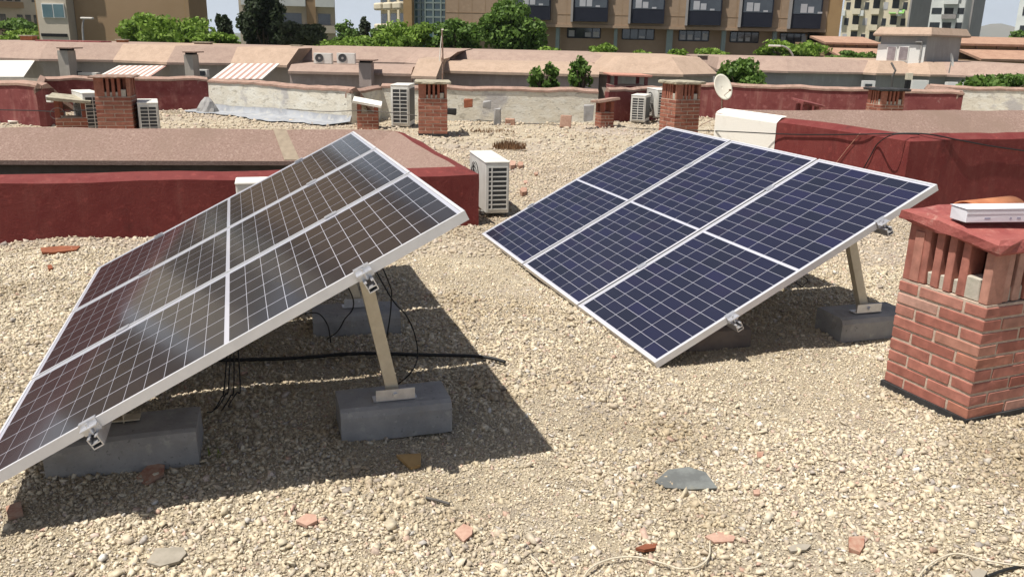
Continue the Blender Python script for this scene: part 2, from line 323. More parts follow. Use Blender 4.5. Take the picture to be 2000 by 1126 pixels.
# loose stones
def stones(name,pts,size,mat,ico=True):
    if ico:
        t=(1+5**.5)/2
        bv=np.array([(-1,t,0),(1,t,0),(-1,-t,0),(1,-t,0),(0,-1,t),(0,1,t),(0,-1,-t),(0,1,-t),(t,0,-1),(t,0,1),(-t,0,-1),(-t,0,1)],float); bv/=np.linalg.norm(bv[0])
        bf=np.array([(0,11,5),(0,5,1),(0,1,7),(0,7,10),(0,10,11),(1,5,9),(5,11,4),(11,10,2),(10,7,6),(7,1,8),(3,9,4),(3,4,2),(3,2,6),(3,6,8),(3,8,9),(4,9,5),(2,4,11),(6,2,10),(8,6,7),(9,8,1)])
    elif ico==0:
        bv=np.array([(1,0,0),(-1,0,0),(0,1,0),(0,-1,0),(0,0,1),(0,0,-1)],float)
        bf=np.array([(0,2,4),(2,1,4),(1,3,4),(3,0,4),(2,0,5),(1,2,5),(3,1,5),(0,3,5)])
    if ico==2:
        bv=np.array([(x,y,z) for x in(-1,1) for y in(-1,1) for z in(-1,1)],float)*.72
        bf=np.array([(0,1,3),(0,3,2),(4,6,7),(4,7,5),(0,4,5),(0,5,1),(2,3,7),(2,7,6),(0,2,6),(0,6,4),(1,5,7),(1,7,3)])
    n=len(pts); nv=len(bv)
    v=np.repeat(bv[None],n,0)*(1+RNG.normal(0,.22,(n,nv,1)))
    if ico==2: v=v+RNG.normal(0,.20,v.shape)
    # random shear/planar cut for angular look
    sc3=np.stack([RNG.uniform(.75,1.45,n),RNG.uniform(.6,1.05,n),RNG.uniform(.38,.8,n)],1)*size[:,None]
    v=v*sc3[:,None,:]
    q4=RNG.normal(0,1,(n,4)); q4[:,1:3]*=.35; q4/=np.linalg.norm(q4,axis=1)[:,None]
    w_,x_,y_,z_=q4.T
    Rm=np.stack([1-2*(y_*y_+z_*z_),2*(x_*y_-z_*w_),2*(x_*z_+y_*w_),2*(x_*y_+z_*w_),1-2*(x_*x_+z_*z_),2*(y_*z_-x_*w_),2*(x_*z_-y_*w_),2*(y_*z_+x_*w_),1-2*(x_*x_+y_*y_)],1).reshape(n,3,3)
    v=np.einsum('nij,nvj->nvi',Rm,v)+pts[:,None,:]
    f=(bf[None]+np.arange(n)[:,None,None]*nv).reshape(-1,3)
    o=mesh_np(name,v.reshape(-1,3),f,mat); return o
def scatter(y0,y1,sp,k=.72,pad=.85,prob=1.0):
    xs=np.arange(-y1*k-pad,y1*k+pad,sp); ys=np.arange(y0,y1,sp); X,Y=np.meshgrid(xs,ys); X=X.ravel();Y=Y.ravel()
    X=X+RNG.uniform(-sp*.6,sp*.6,X.size); Y=Y+RNG.uniform(-sp*.6,sp*.6,Y.size)
    kk=(np.abs(X)<Y*k+pad)&inside(X,Y,ROOF)&~inside(X,Y,off(PA,-.0))&~inside(X,Y,off(PB,-.0))
    if prob<1: kk&=RNG.random(X.size)<prob
    return X[kk],Y[kk]
X,Y=scatter(1.6,6.4,.0138)
patch=np.sin(X*1.9+2)*np.sin(Y*2.3+X*.7+.5)+.35*np.sin(X*6+Y*5)      # dusty patches carry smaller stones
bare=np.sin(X*3.3+1.7*np.sin(Y*1.9))*np.sin(Y*2.9+1.3*np.sin(X*2.3))+RNG.normal(0,.25,X.size)
kk=~((bare>.75)&(RNG.random(X.size)<.40)); X,Y,patch,bare=X[kk],Y[kk],patch[kk],bare[kk]
s=RNG.lognormal(-5.06,.42,X.size); s=np.where(patch>.35,s*.70,s); s=np.clip(s,.003,.0185)
big=RNG.random(X.size)<.004; s[big]*=1.6
pts=np.stack([X,Y,hz(X,Y)+s*RNG.uniform(.0,.55,X.size)],1)
tag(stones('gravel_stones',pts,s,M['stones'],2),'pale angular gravel stones covering the near roof','gravel',kind='stuff')
X,Y=scatter(1.6,4.6,.0108)
s=np.clip(RNG.lognormal(-5.85,.32,X.size),.0014,.006); pts=np.stack([X,Y,hz(X,Y)+s*RNG.uniform(.2,1.6,X.size)],1)
tag(stones('fine_grit',pts,s,M['stones'],0),'fine pale grit filling the gaps between the near stones','grit',kind='stuff')
X,Y=scatter(6.4,13.0,.036,.74,.9)
s=np.clip(RNG.lognormal(-4.2,.35,X.size),.008,.035); pts=np.stack([X,Y,hz(X,Y)+s*.15],1)
tag(stones('gravel_stones',pts,s,M['stones_far'],False),'pale gravel stones covering the roof around and behind the panels','gravel',kind='stuff')
X,Y=scatter(13.0,20.0,.10,.74,.9,.8)
s=np.clip(RNG.lognormal(-3.6,.35,X.size),.015,.06); pts=np.stack([X,Y,hz(X,Y)+s*.1],1)
tag(stones('gravel_stones',pts,s,M['stones_far'],False),'pale loose gravel at the back of the roof below the peeling walls','gravel',kind='stuff')
# street level ground out to the horizon
mb=MB(); mb.add([(-5000,-1500,-7),(5000,-1500,-7),(5000,6500,-7),(-5000,6500,-7)],[(0,1,2,3)]); tag(mb.build('ground','street'),kind='structure')

# ------------------------------------------------------------------ patio parapets
def patio(name,label,poly,prof,band):
    t=thing(name,label,'parapet',(sum(p[0] for p in poly)/4,sum(p[1] for p in poly)/4,0))
    rings=[[(x,y,z) for x,y in off(poly,d)] for d,z in prof]
    def ringmesh(a,b):
        mb=MB()
        for k in range(a,b):
            # subdivide each side so that the edge can wobble
            for i in range(4):
                j=(i+1)%4; N=24
                P0,P1,Q0,Q1=[Vector(x) for x in (rings[k][i],rings[k][j],rings[k+1][i],rings[k+1][j])]
                vs=[];
                for s in range(N+1):
                    f=s/N
                    for A,B in((P0,P1),(Q0,Q1)):
                        p=A.lerp(B,f); wob=.006*math.sin(p.x*3.1+p.y*4.3)+.004*math.sin(p.x*11+p.y*9)
                        if p.z>.3: p=p+Vector((0,0,wob))
                        vs.append(p)
                mb.add(vs,[(2*s,2*s+1,2*s+3,2*s+2) for s in range(N)])
        return mb
    ringmesh(0,2).build('red_wall','red',t,world=True)
    ringmesh(2,4).build('stucco_slope','pink',t,world=True)
    ringmesh(4,len(prof)-1).build('light_well_wall','wellwall',t,world=True)
    return t
prof=[(0,-.06),(0,.465),(.17,.515),(.72,.20),(.72,.15),(.48,.15),(.48,-7)]
tl=patio('patio_parapet','low red parapet with pink stucco slopes round the light well behind the left panels',PA,prof,1)
prof2=[(0,-.06),(0,HB-.05),(.12,HB+.005),(.85,HB-.46),(.85,HB-.52),(.70,HB-.52),(.70,-7)]
tr=patio('patio_parapet','red parapet with a white painted end behind the right panels',PB,prof2,1)
# white painted end on the left side of the right parapet (a few mm proud of the red)
a=Vector((*PB[3],0)); b_=Vector((*PB[0],0)); dd=(b_-a).normalized(); nn=Vector((dd.y,-dd.x,0)); 
if nn.dot(-a)<0: nn=-nn
ln=1.22
mb=MB(); o0=a-dd*.01+nn*.006; o1=a+dd*ln+nn*.006
prf=[(0,-.04),(0,HB-.07),(-.015,HB-.035),(-.07,HB-.006),(-.135,HB+.012)]
K=20; vs=[]
for s_ in range(K+1):
    f=s_/K; base=o0.lerp(o1,f)
    endd=min(1,f*8); 
    for k,(dp,z) in enumerate(prf):
        zz=z if z<0 else z+.006
        vs.append(base+nn*dp*(1)+Vector((0,0,zz))+dd*(random.uniform(-.02,.02) if s_==K else 0))
n_=len(prf); mb.add(vs,[(s_*n_+k,(s_+1)*n_+k,(s_+1)*n_+k+1,s_*n_+k+1) for s_ in range(K) for k in range(n_-1)])
# return face of the white end at the far corner
fa=a+nn*.006; 
mb.build('white_painted_end','white',tr,world=True,smooth=False)
# mortar patch on the left slope
mb=MB(); qa=off(PA,.18); qb=off(PA,.71)
for (f0,f1,g0,g1) in ((.188,.210,.108,.138),):
    A0=Vector((*qa[1],.516)).lerp(Vector((*qa[2],.516)),f0);A1=Vector((*qa[1],.516)).lerp(Vector((*qa[2],.516)),f1)
    B0=Vector((*qb[1],.209)).lerp(Vector((*qb[2],.209)),g0);B1=Vector((*qb[1],.209)).lerp(Vector((*qb[2],.209)),g1)
    mb.slab([A0,B0,B1,A1],.004) if (B0-A0).cross(B1-A0).z>0 else mb.slab([A0,A1,B1,B0],.004)
for i in range(len(mb.v)): x=mb.v[i]; mb.v[i]=(x[0],x[1],x[2]+.006)
mb.build('mortar_patch','patch',tl,world=True)

# ------------------------------------------------------------------ back walls of the roof
def parapet_wall(label,pts,h,mat,cat='wall',h1=None,name='roof_wall',pinkh=.09,ret=()):
    pts=[Vector((p[0],p[1],0)) for p in pts]
    t=thing(name,label,cat,tuple(pts[0]))
    mw=MB(); mc=MB()
    N=0
    for i in range(len(pts)-1):
        a,b=pts[i],pts[i+1]; d=(b-a).normalized(); n=Vector((-d.y,d.x,0))
        th,sw,sdn=(.10,.13,.02) if i in ret else (.24,.62,.35)
        seg=max(1,int((b-a).length/.25))
        for k in range(seg):
            p=a.lerp(b,k/seg); q_=a.lerp(b,(k+1)/seg)
            hh=[h+.012*math.sin(x.x*5+x.y*3)+.008*math.sin(x.x*17) for x in(p,q_)]
            wv=[p+Vector((0,0,-7)),q_+Vector((0,0,-7)),q_+Vector((0,0,hh[1])),p+Vector((0,0,hh[0]))]
            bk=[x+n*th for x in wv]
            mw.add(wv+bk,[(0,1,2,3),(4,7,6,5),(3,2,6,7),(0,4,5,1)]+([(0,3,7,4)] if k==0 else [])+([(1,5,6,2)] if k==seg-1 else []))
            o=-n*.02
            c=[p+o+Vector((0,0,hh[0]+.004)),q_+o+Vector((0,0,hh[1]+.004)),q_+o+Vector((0,0,hh[1]+pinkh*.5)),q_+n*min(.12,sw*.5)+Vector((0,0,hh[1]+pinkh)),q_+n*sw+Vector((0,0,hh[1]-sdn)),q_+n*sw+Vector((0,0,hh[1]-sdn-.07)),
               p+o+Vector((0,0,hh[0]+pinkh*.5)),p+n*min(.12,sw*.5)+Vector((0,0,hh[0]+pinkh)),p+n*sw+Vector((0,0,hh[0]-sdn)),p+n*sw+Vector((0,0,hh[0]-sdn-.07))]
            mc.add(c,[(0,1,2,6),(6,2,3,7),(7,3,4,8),(8,4,5,9)]+([(0,6,7,8,9)] if k==0 else [])+([(1,5,4,3,2)] if k==seg-1 else []))
    mw.build('wall_face',mat,t,world=True); mc.build('coping','coping',t,world=True)
    return t
B=BW
parapet_wall('faded red roof wall at the left edge with a small white box fixed to it',[B[0],B[1],B[2],B[3]],.66,'redold',ret=(2,))
parapet_wall('faded red roof wall behind the leftmost brick chimney and its grey air conditioner',[B[3],B[4]],.62,'redold')
parapet_wall('long peeling whitewashed roof wall above the silver coated strip',[B[4],B[5]],.60,'peel')
parapet_wall('short grey wall return behind the chimney with a pale sloping lid',[B[5],B[6]],.58,'peel',ret=(0,))
parapet_wall('peeling whitewashed wall with stains between the antenna chimney and the small brick vent',[B[6],B[7],B[8]],.61,'peel')
parapet_wall('dark red wall recess behind the two white air conditioners',[B[9],B[10]],.62,'redold',ret=(0,))
parapet_wall('long faded red roof wall behind the satellite dish',[B[10],B[11]],.68,'redold')
parapet_wall('dark red corner wall right of the satellite dish',[B[11],B[12]],.68,'redold',ret=(0,))
parapet_wall('peeling whitewashed wall behind the half hidden right chimney',[B[12],B[13]],.68,'peel')
parapet_wall('peeling whitewashed wall section at the far right edge',[B[13],B[14],B[15]],.72,'peel',ret=(0,))
# silver coated flashing along the foot of the white wall
mb=MB(); a=Vector((*B[4],0)); b=Vector((*B[5],0)); d=(b-a).normalized(); n=Vector((d.y,-d.x,0)); n=n if n.y<0 else -n
K=40; vs=[]
for i in range(K+1):
    p=a.lerp(b,i/K); wd=.62+.08*math.sin(i*.35)+.04*math.sin(i*1.3)
    for f,z in ((.0,.16),(.06,.05),(.5,.035),(1,.022)): 
        q_=p+n*(wd*f+.012); vs.append((q_.x,q_.y,hzf(q_.x,q_.y)+z+.006))
mb.add(vs,[(i*4+k,(i+1)*4+k,(i+1)*4+k+1,i*4+k+1) for i in range(K) for k in range(3)]); tag(mb.build('roof_coating','silver',smooth=True),kind='structure')
# grey mortar heap at the red / white corner
def heap(name,label,cat,loc,rad,h,mat,n=14,seed=1):
    rr=random.Random(seed); mb=MB(); rings=[(1,0),(.8,.35),(.5,.75),(.2,1)]; vs=[]
    for f,z in rings:
        for k in range(n):
            a=2*math.pi*k/n; r_=rad*f*(1+rr.uniform(-.15,.15)); vs.append((math.cos(a)*r_,math.sin(a)*r_*.8,z*h-.02))
    fs=[(i*n+k,i*n+(k+1)%n,(i+1)*n+(k+1)%n,(i+1)*n+k) for i in range(3) for k in range(n)]; fs.append(tuple(3*n+k for k in range(n)))
    mb.add(vs,fs); o=mb.build(name,mat); o.location=loc; return tag(o,label,cat)
p=G(398,222); heap('mortar_heap','grey mortar haunch in the corner where the red wall meets the white one','mortar',(p.x,p.y+.25,0),.24,.34,'concrete')

# ------------------------------------------------------------------ brick chimneys
def bricks_course(mb,w,z,k,bh,core_d=.11,sl_=.236,jt=.012):
    """one course round a square of side w, pinwheel bond"""
    for j in range(4):
        rot=Matrix.Rotation(j*math.pi/2,3,'Z'); full=(j+k)%2==0
        L0,L1=(-w/2,w/2) if full else (-w/2+core_d+jt,w/2-core_d-jt)
        n=max(1,round((L1-L0+jt)/(sl_+jt))); l=(L1-L0-(n-1)*jt)/n; x=L0
        for q in range(n):
            jj=random.uniform(-.0015,.001); dz=random.uniform(-.0012,.0012)
            c=rot@Vector((x+l/2,-w/2+core_d/2+jj,z+bh/2+dz)); mb.box(c,(l-random.uniform(0,.004),core_d,bh),rz=j*math.pi/2+random.uniform(-.003,.003),jit=.0014); x+=l+jt
def vents(mb,mp,w,z,h,pads=True):
    for j in range(4):
        rot=Matrix.Rotation(j*math.pi/2,3,'Z'); rz=j*math.pi/2
        d=.10; t_=.042
        # corner soldier
        mb.box(rot@Vector((w/2-t_/2-.004,-w/2+d/2,z+h/2)),(t_,d,h),rz=rz,jit=.002)
        n=4; span=w-.26; x0=-span/2-.02
        for i in range(n):
            mb.box(rot@Vector((x0+span*i/(n-1),-w/2+d/2+.004,z+h/2)),(t_,d,h-.004),rz=rz+random.uniform(-.05,.05),jit=.003)
        # mortar pads low in the gaps
        mp.box(rot@Vector((w/2-.105,-w/2+d/2+.006,z+h*.19)),(.095,d-.01,h*.38),rz=rz,jit=.004)
        for i in range(n-1):
            mp.box(rot@Vector((x0+span*(i+.5)/(n-1),-w/2+d/2+.008,z+h*.12)),(span/(n-1)-t_+.004,d-.02,h*.24),rz=rz,jit=.003)
def chimney(label,loc,rz,w=.49,courses=9,bh=.05,base=.03,vh=.25,capm='slab',capw=None,capt=.05,brick='brickfar',capjit=.006,group=None,tilt=0,near=False):
    t=thing('brick_chimney',label,'chimney',loc,rz,group)
    mb=MB(); mm=MB(); mm.box((0,0,base/2-.02),(w+.02,w+.02,base+.04)) 
    z=base; ch=bh+.01; bh=bh-.002
    for k in range(courses): bricks_course(mb,w,z+k*ch,k,bh)
    H=courses*ch
    mb.build('brick_body',brick,t,bevel=.003,seg=1)
    mo=MB(); mo.box((0,0,z+H/2-.003),(w-.011,w-.011,H+.002)); mo.build('mortar_core','mortar',t)
    mm.build('bitumen_foot','bitumen',t)
    mv=MB(); mp=MB(); vents(mv,mp,w-.01,z+H,vh); mv.build('vent_brick',brick,t,bevel=.003,seg=1); mp.build('mortar_pad','pad',t,bevel=.004,seg=1)
    cw=capw or w+.12
    mc=MB(); N=8; vs=[]; zc=z+H+vh
    random.seed(int(abs(loc[0])*100)+3)
    for lay,(inset,zz) in enumerate(((.015,0),(0,.012),(0,capt-.012),(.02,capt))):
        for i in range(4):
            for k in range(N):
                f=k/N; c0=[(-1,-1),(1,-1),(1,1),(-1,1)][i]; c1=[(-1,-1),(1,-1),(1,1),(-1,1)][(i+1)%4]
                x=(c0[0]+(c1[0]-c0[0])*f)*(cw/2-inset); y=(c0[1]+(c1[1]-c0[1])*f)*(cw/2-inset)
                vs.append((x+random.uniform(-capjit,capjit),y+random.uniform(-capjit,capjit),zc+zz+random.uniform(-capjit,capjit)*.6+y*tilt-(.015 if tilt else 0)))
    n=4*N; fs=[(l*n+k,l*n+(k+1)%n,(l+1)*n+(k+1)%n,(l+1)*n+k) for l in range(3) for k in range(n)]
    fs.append(tuple(range(n-1,-1,-1))); fs.append(tuple(3*n+k for k in range(n)))
    mc.add(vs,fs); mc.build('cap_slab',capm,t)
    return t,zc+capt
# near chimney: corner at C0, left face runs back-left, right face runs right
C0=Vector((2.085,3.535,0)); rz=R(23); w=.485
ux=Vector((math.cos(rz),math.sin(rz),0)); uy=Vector((-math.sin(rz),math.cos(rz),0))
cc=C0+ux*w/2+uy*w/2
tchim,ztop=chimney('large red brick chimney with a red slab, close at the right edge',(cc.x,cc.y,0),rz,w=w,courses=9,base=.035,vh=.275,capm='capred',capw=.535,capt=.062,brick='brick',capjit=.010,tilt=.10,near=True)
# perforated bricks inside the left vent opening
mb=MB()
for k in range(5): mb.box((-w/2+.055,w/2-.075,.60+k*.052),(.10,.05,.012))
for xx in(-w/2+.01,-w/2+.10): mb.box((xx,w/2-.075,.70),(.012,.05,.24))
mb.build('perforated_brick','brick',tchim)
# white carton and roof tile on the cap
def rot(rz): return Matrix.Rotation(rz,3,'Z')
p=G(1885,436,ztop)
bx=thing('cardboard_box','long flat white cardboard box lying on the red chimney slab','box',(p.x,p.y,ztop+.003),R(9))
mb=MB(); mb.box((.20,.055,.029),(.40,.11,.058),jit=.0015); mb.build('carton','card',bx,bevel=.002,seg=1)
mb=MB(); mb.slab([(-.003,-.004,.060),(.40,-.004,.0605),(.40,.115,.0605),(-.003,.115,.060)],-.0016); mb.box((.2,-.0015,.048),(.398,.001,.02)); mb.build('lid','card',bx)
mb=MB(); 
for xx,ww in((.105,.028),(.22,.01),(.26,.018)): mb.box((xx,-.0006,.018),(ww,.0012,.008))
mb.build('printed_mark','cardink',bx)
mb=MB(); N=10; vs=[]
for i in range(N+1):
    a=math.pi*(.12+.76*i/N)
    for r_ in(.085,.073):
        for yy in(0,.36): vs.append((-math.cos(a)*r_,yy,math.sin(a)*r_*.75-.025))
fs=[]
for i in range(N):
    a=i*4; b=a+4; fs+=[(a,a+1,b+1,b),(a+2,b+2,b+3,a+3),(a,b,b+2,a+2),(a+1,a+3,b+3,b+1)]
fs+=[(0,2,3,1),(N*4,N*4+1,N*4+3,N*4+2)]
mb.add(vs,fs); o=mb.build('roof_tile','terra',smooth=True); pp=C0+ux*.26+uy*.40; o.location=(pp.x,pp.y,ztop+.004); o.rotation_euler=(0,0,R(-62)); tag(o,'curved orange terracotta roof tile behind the white box on the chimney slab','roof tile')

GC='brick chimneys standing on the roof'
AX=R(16)
def at_px(u,Y): # ground point under pixel column u at depth Y
    q_=P(u,200,Y); return q_.x,q_.y
x,y=at_px(843,14.85); tA,_=chimney('brick chimney with a mortar topped slab and an antenna pole, behind the left panels',(x,y+.2,0),R(6),w=.50,courses=10,vh=.24,capm='slab',group=GC)
x,y=at_px(216,12.9); chimney('brick chimney with a dark thin slab between two air conditioners at the left',(x,y+.2,0),R(14),w=.50,courses=11,bh=.05,vh=.27,capm='rustmetal',capw=.62,capt=.03,group=GC)
x,y=at_px(1331,14.2); chimney('brick chimney with sunlit pale left side just left of the satellite dish',(x,y+.1,0),R(22),w=.47,courses=12,vh=.24,capm='slab',capw=.56,group=GC)
x,y=at_px(1737,17.6); chimney('brick chimney rising behind the pink stucco slope at the right',(x,y+.2,0),R(10),w=.52,courses=8,vh=.27,capm='bitumen',capw=.66,group=GC)
# low vents with posts and a lid
def vent(label,loc,rz,w,h,lidm,lidw,tilt,brickm='brickfar',ph=.16,group='low brick vents with lids'):
    t=thing('brick_vent',label,'vent',loc,rz,group)
    mb=MB(); k=0; z=.0
    while z<h-.05: bricks_course(mb,w,z,k,.05,.10); z+=.06; k+=1
    mb.build('brick_body',brickm,t,bevel=.003,seg=1)
    mo=MB(); mo.box((0,0,z/2),(w-.01,w-.01,z-.006)); mo.build('mortar_core','mortar',t)
    for sx in(-1,1):
        for sy in(-1,1):
            mp=MB(); mp.box((sx*(w/2-.04),sy*(w/2-.04),z+ph/2),(.07,.07,ph),jit=.003); mp.build('post',brickm,t)
    ml=MB(); ml.box((0,0,z+ph+.025),(lidw,lidw,.045),M3=Matrix.Rotation(tilt,3,'Y')@Matrix.Rotation(tilt*.5,3,'X'),jit=.006); ml.build('lid',lidm,t,bevel=.006)
    return t
x,y=at_px(716,15.5); vent('low brick vent with a pale sloping lid beside the silver strip',(x,y+.1,0),R(8),.38,.30,'white',.52,R(9))
x,y=at_px(130,13.6); vent('dark vent with a mossy slab lid left of the leftmost chimney',(x,y+.15,0),R(20),.46,.34,'slab',.62,R(6),ph=.26)
x,y=at_px(1182,16.9); vent('small brick vent with a pink tile lid at the end of the peeling wall',(x,y,0),R(18),.28,.34,'coping',.44,R(-8),ph=.2)
x,y=at_px(1578,17.4); vent('small dark red vent with a red lid in front of the long red wall',(x,y,0),R(12),.34,.30,'redold',.5,R(10),'redold',ph=.2)
mb=MB(); mb.box((0,0,.13),(.20,.16,.26),jit=.01); o=mb.build('concrete_stub','pad',bevel=.01); x,y=at_px(1545,17.0); o.location=(x,y,0); tag(o,'small pale concrete stub left of the dark red vent','stub')
x,y=at_px(1222,20.6)
t=vent('low brick box vent with pale blocks on top behind the dark red recess',(x,y,.35),R(8),.8,.30,'terrapink',.95,R(1),'redold',ph=.2)

# antenna on the chimney
ax,ay=at_px(862,14.85); ay+=.25
t=thing('antenna_pole','thin rusty antenna pole standing on the brick chimney behind the left panels','antenna',(ax,ay,.95))
zt=P(860,58,ay).z; zb=.93
mb=MB(); mb.tube([(0,0,-.02),(.005,0,(zt-zb)*.5),(-.01,0,zt-zb)],.013,8); mb.build('pole','rustmetal',t)
mb=MB(); mb.tube([(0,0,zt-zb-.02),(-.035,0,(zt-zb)*.62),(-.05,-.01,(zt-zb)*.35)],.009,6); mb.tube([(-.02,0,zt-zb-.02),(.02,0,zt-zb-.02)],.014,6); mb.build('plastic_whip','white',t)
mb=MB(); mb.box((0,0,(zt-zb)*.38),(.04,.04,.07)); mb.build('clamp','rustmetal',t)

# ------------------------------------------------------------------ air conditioners
def make_ac(label,loc,rz,group='air conditioner units on the roof',w=.80,d=.30,h=.56,cols=2,fan=True):
    """long axis local x, fan at -y, grille end at +x"""
    t=thing('air_conditioner',label,'air conditioner',loc,rz,group)
    mb=MB(); mb.box((0,0,h/2+.03),(w,d,h)); mb.box((0,0,h+.035),(w+.012,d+.012,.022)); mb.build('casing','ac',t,bevel=.012)
    mb=MB(); mb.box((w/2+.002,0,h*.5+.03),(.006,d*.80,h*.84)); mb.build('coil','fins',t)
    mb=MB(); 
    for i in range(10): mb.box((w/2+.008,0,.03+h*.085+i*h*.83/9),(.008,d*.84,.011))
    for yy in ([-d*.40,0,d*.40] if cols==2 else [-d*.40,-d*.24,d*.40]): mb.box((w/2+.010,yy,h*.5+.03),(.008,.012,h*.85))
    mb.build('side_grille','ac',t)
    mb=MB(); N=28; r0=h*.39; cx_=-w*.10 if fan else w*.12
    mb.add([(cx_+math.cos(2*math.pi*k/N)*r0,-d/2-.003,h*.5+.03+math.sin(2*math.pi*k/N)*r0) for k in range(N)]+[(cx_+math.cos(2*math.pi*k/N)*r0,-d/2+.004,h*.5+.03+math.sin(2*math.pi*k/N)*r0) for k in range(N)],[tuple(range(N)),tuple(range(2*N-1,N-1,-1))]+[(k,N+k,N+(k+1)%N,(k+1)%N) for k in range(N)]); mb.build('fan_opening','dark',t)
    mb=MB()
    for rr in(.25,.45,.65,.85,1.0): mb.tube([(cx_+math.cos(2*math.pi*k/24)*r0*rr,-d/2-.012,h*.5+.03+math.sin(2*math.pi*k/24)*r0*rr) for k in range(25)],.004,4)
    for k in range(8): a=math.pi*k/4; mb.tube([(cx_+math.cos(a)*r0*.1,-d/2-.012,h*.5+.03+math.sin(a)*r0*.1),(cx_+math.cos(a)*r0,-d/2-.012,h*.5+.03+math.sin(a)*r0)],.004,4)
    mb.build('fan_guard','acgrey',t)
    # rear coil windows
    mb=MB(); 
    for i in range(7): mb.box((-w*.42+w*.84*(i+.5)/7,d/2+.003,h*.52+.03),(w*.105,.006,h*.8))
    mb.build('rear_coil','fins',t)
    for sx in(-1,1): mf=MB(); mf.box((sx*w*.32,0,.015),(.06,d+.04,.03)); mf.build('foot','acgrey',t)
    return t
vd=Vector((math.cos(R(-72)),math.sin(R(-72)),0))
# near unit beside the red wall corner
e=Vector((-.135,8.04,0)); c=e-vd*.40; ac1=make_ac('white air conditioner standing at the end of the red parapet between the two solar arrays',(c.x,c.y,0),R(-76),w=.80,d=.235,h=.485,cols=1)
c=P(640,380,6.85); 
ac2=make_ac('pale air conditioner mostly hidden behind the left solar array, against the red parapet',(-1.83,6.74,0),R(16),w=.78,d=.26,h=.49,fan=False)
x,y=at_px(283,13.0); e=Vector((x,y,0)); c=e-vd*.4; make_ac('white air conditioner just right of the leftmost brick chimney',(c.x,c.y,0),R(-67),h=.56,w=.78,d=.29)
x,y=at_px(158,13.6); e=Vector((x,y,0)); make_ac('white air conditioner squeezed between the mossy vent and the leftmost chimney',(x-.1,y+.4,0.02),R(-52),h=.62,w=.78,d=.28)
x,y=at_px(778,16.0); make_ac('tall white air conditioner left of the antenna chimney',(x+.05,y+.30,0),R(-112+20),h=.74,w=.70,d=.34)
x,y=at_px(1255,17.6); make_ac('white air conditioner in the dark red recess, the left one of the pair',(x,y+.25,0.03),R(-108),h=.52,w=.60,d=.3)
x,y=at_px(1290,18.0); make_ac('white air conditioner half hidden behind the chimney next to the satellite dish',(x,y+.3,.10),R(-80),h=.55,w=.7,d=.30)

# satellite dish
q_=P(1414,170,17.6); gx,gy=q_.x,q_.y+.05
t=thing('satellite_dish','cream satellite dish on a thin stand left of the white painted parapet end','satellite dish',(gx,gy,0))
mb=MB(); N=32; Rg=8; vs=[]
nrm=Vector((.42,-.80,.42)).normalized(); xx=nrm.cross(Vector((0,0,1))).normalized(); yy=nrm.cross(xx)*-1
ra,rb=.225,.275
for k in range(Rg+1):
    for i in range(N):
        f=k/Rg; a=2*math.pi*i/N; vs.append(Vector((0,0,q_.z))+xx*math.cos(a)*ra*f+yy*math.sin(a)*rb*f+nrm*(.045*f*f-.045))
fs=[(k*N+i,k*N+(i+1)%N,(k+1)*N+(i+1)%N,(k+1)*N+i) for k in range(Rg) for i in range(N)]
mb.add(vs,fs); o=mb.build('dish','dish',t,smooth=True); md=o.modifiers.new('s','SOLIDIFY'); md.thickness=.008
mb=MB(); ctr=Vector((0,0,q_.z))-nrm*.055; mb.tube([ctr,ctr+Vector((.05,.12,-.10)),(.06,.16,.0)],.016,8); 
for dx,dy in((-.42,-.02),(.30,.05),(.05,.45)): mb.tube([(.06,.16,.22),(dx,dy,.0)],.008,6)
mb.build('stand','rustmetal',t)
mb=MB(); mb.tube([Vector((0,0,q_.z-.20))-nrm*.03,Vector((0,0,q_.z-.16))+nrm*.22],.006,6); mb.box(Vector((0,0,q_.z-.15))+nrm*.23,(.04,.05,.04)); mb.build('feed_arm','rustmetal',t)

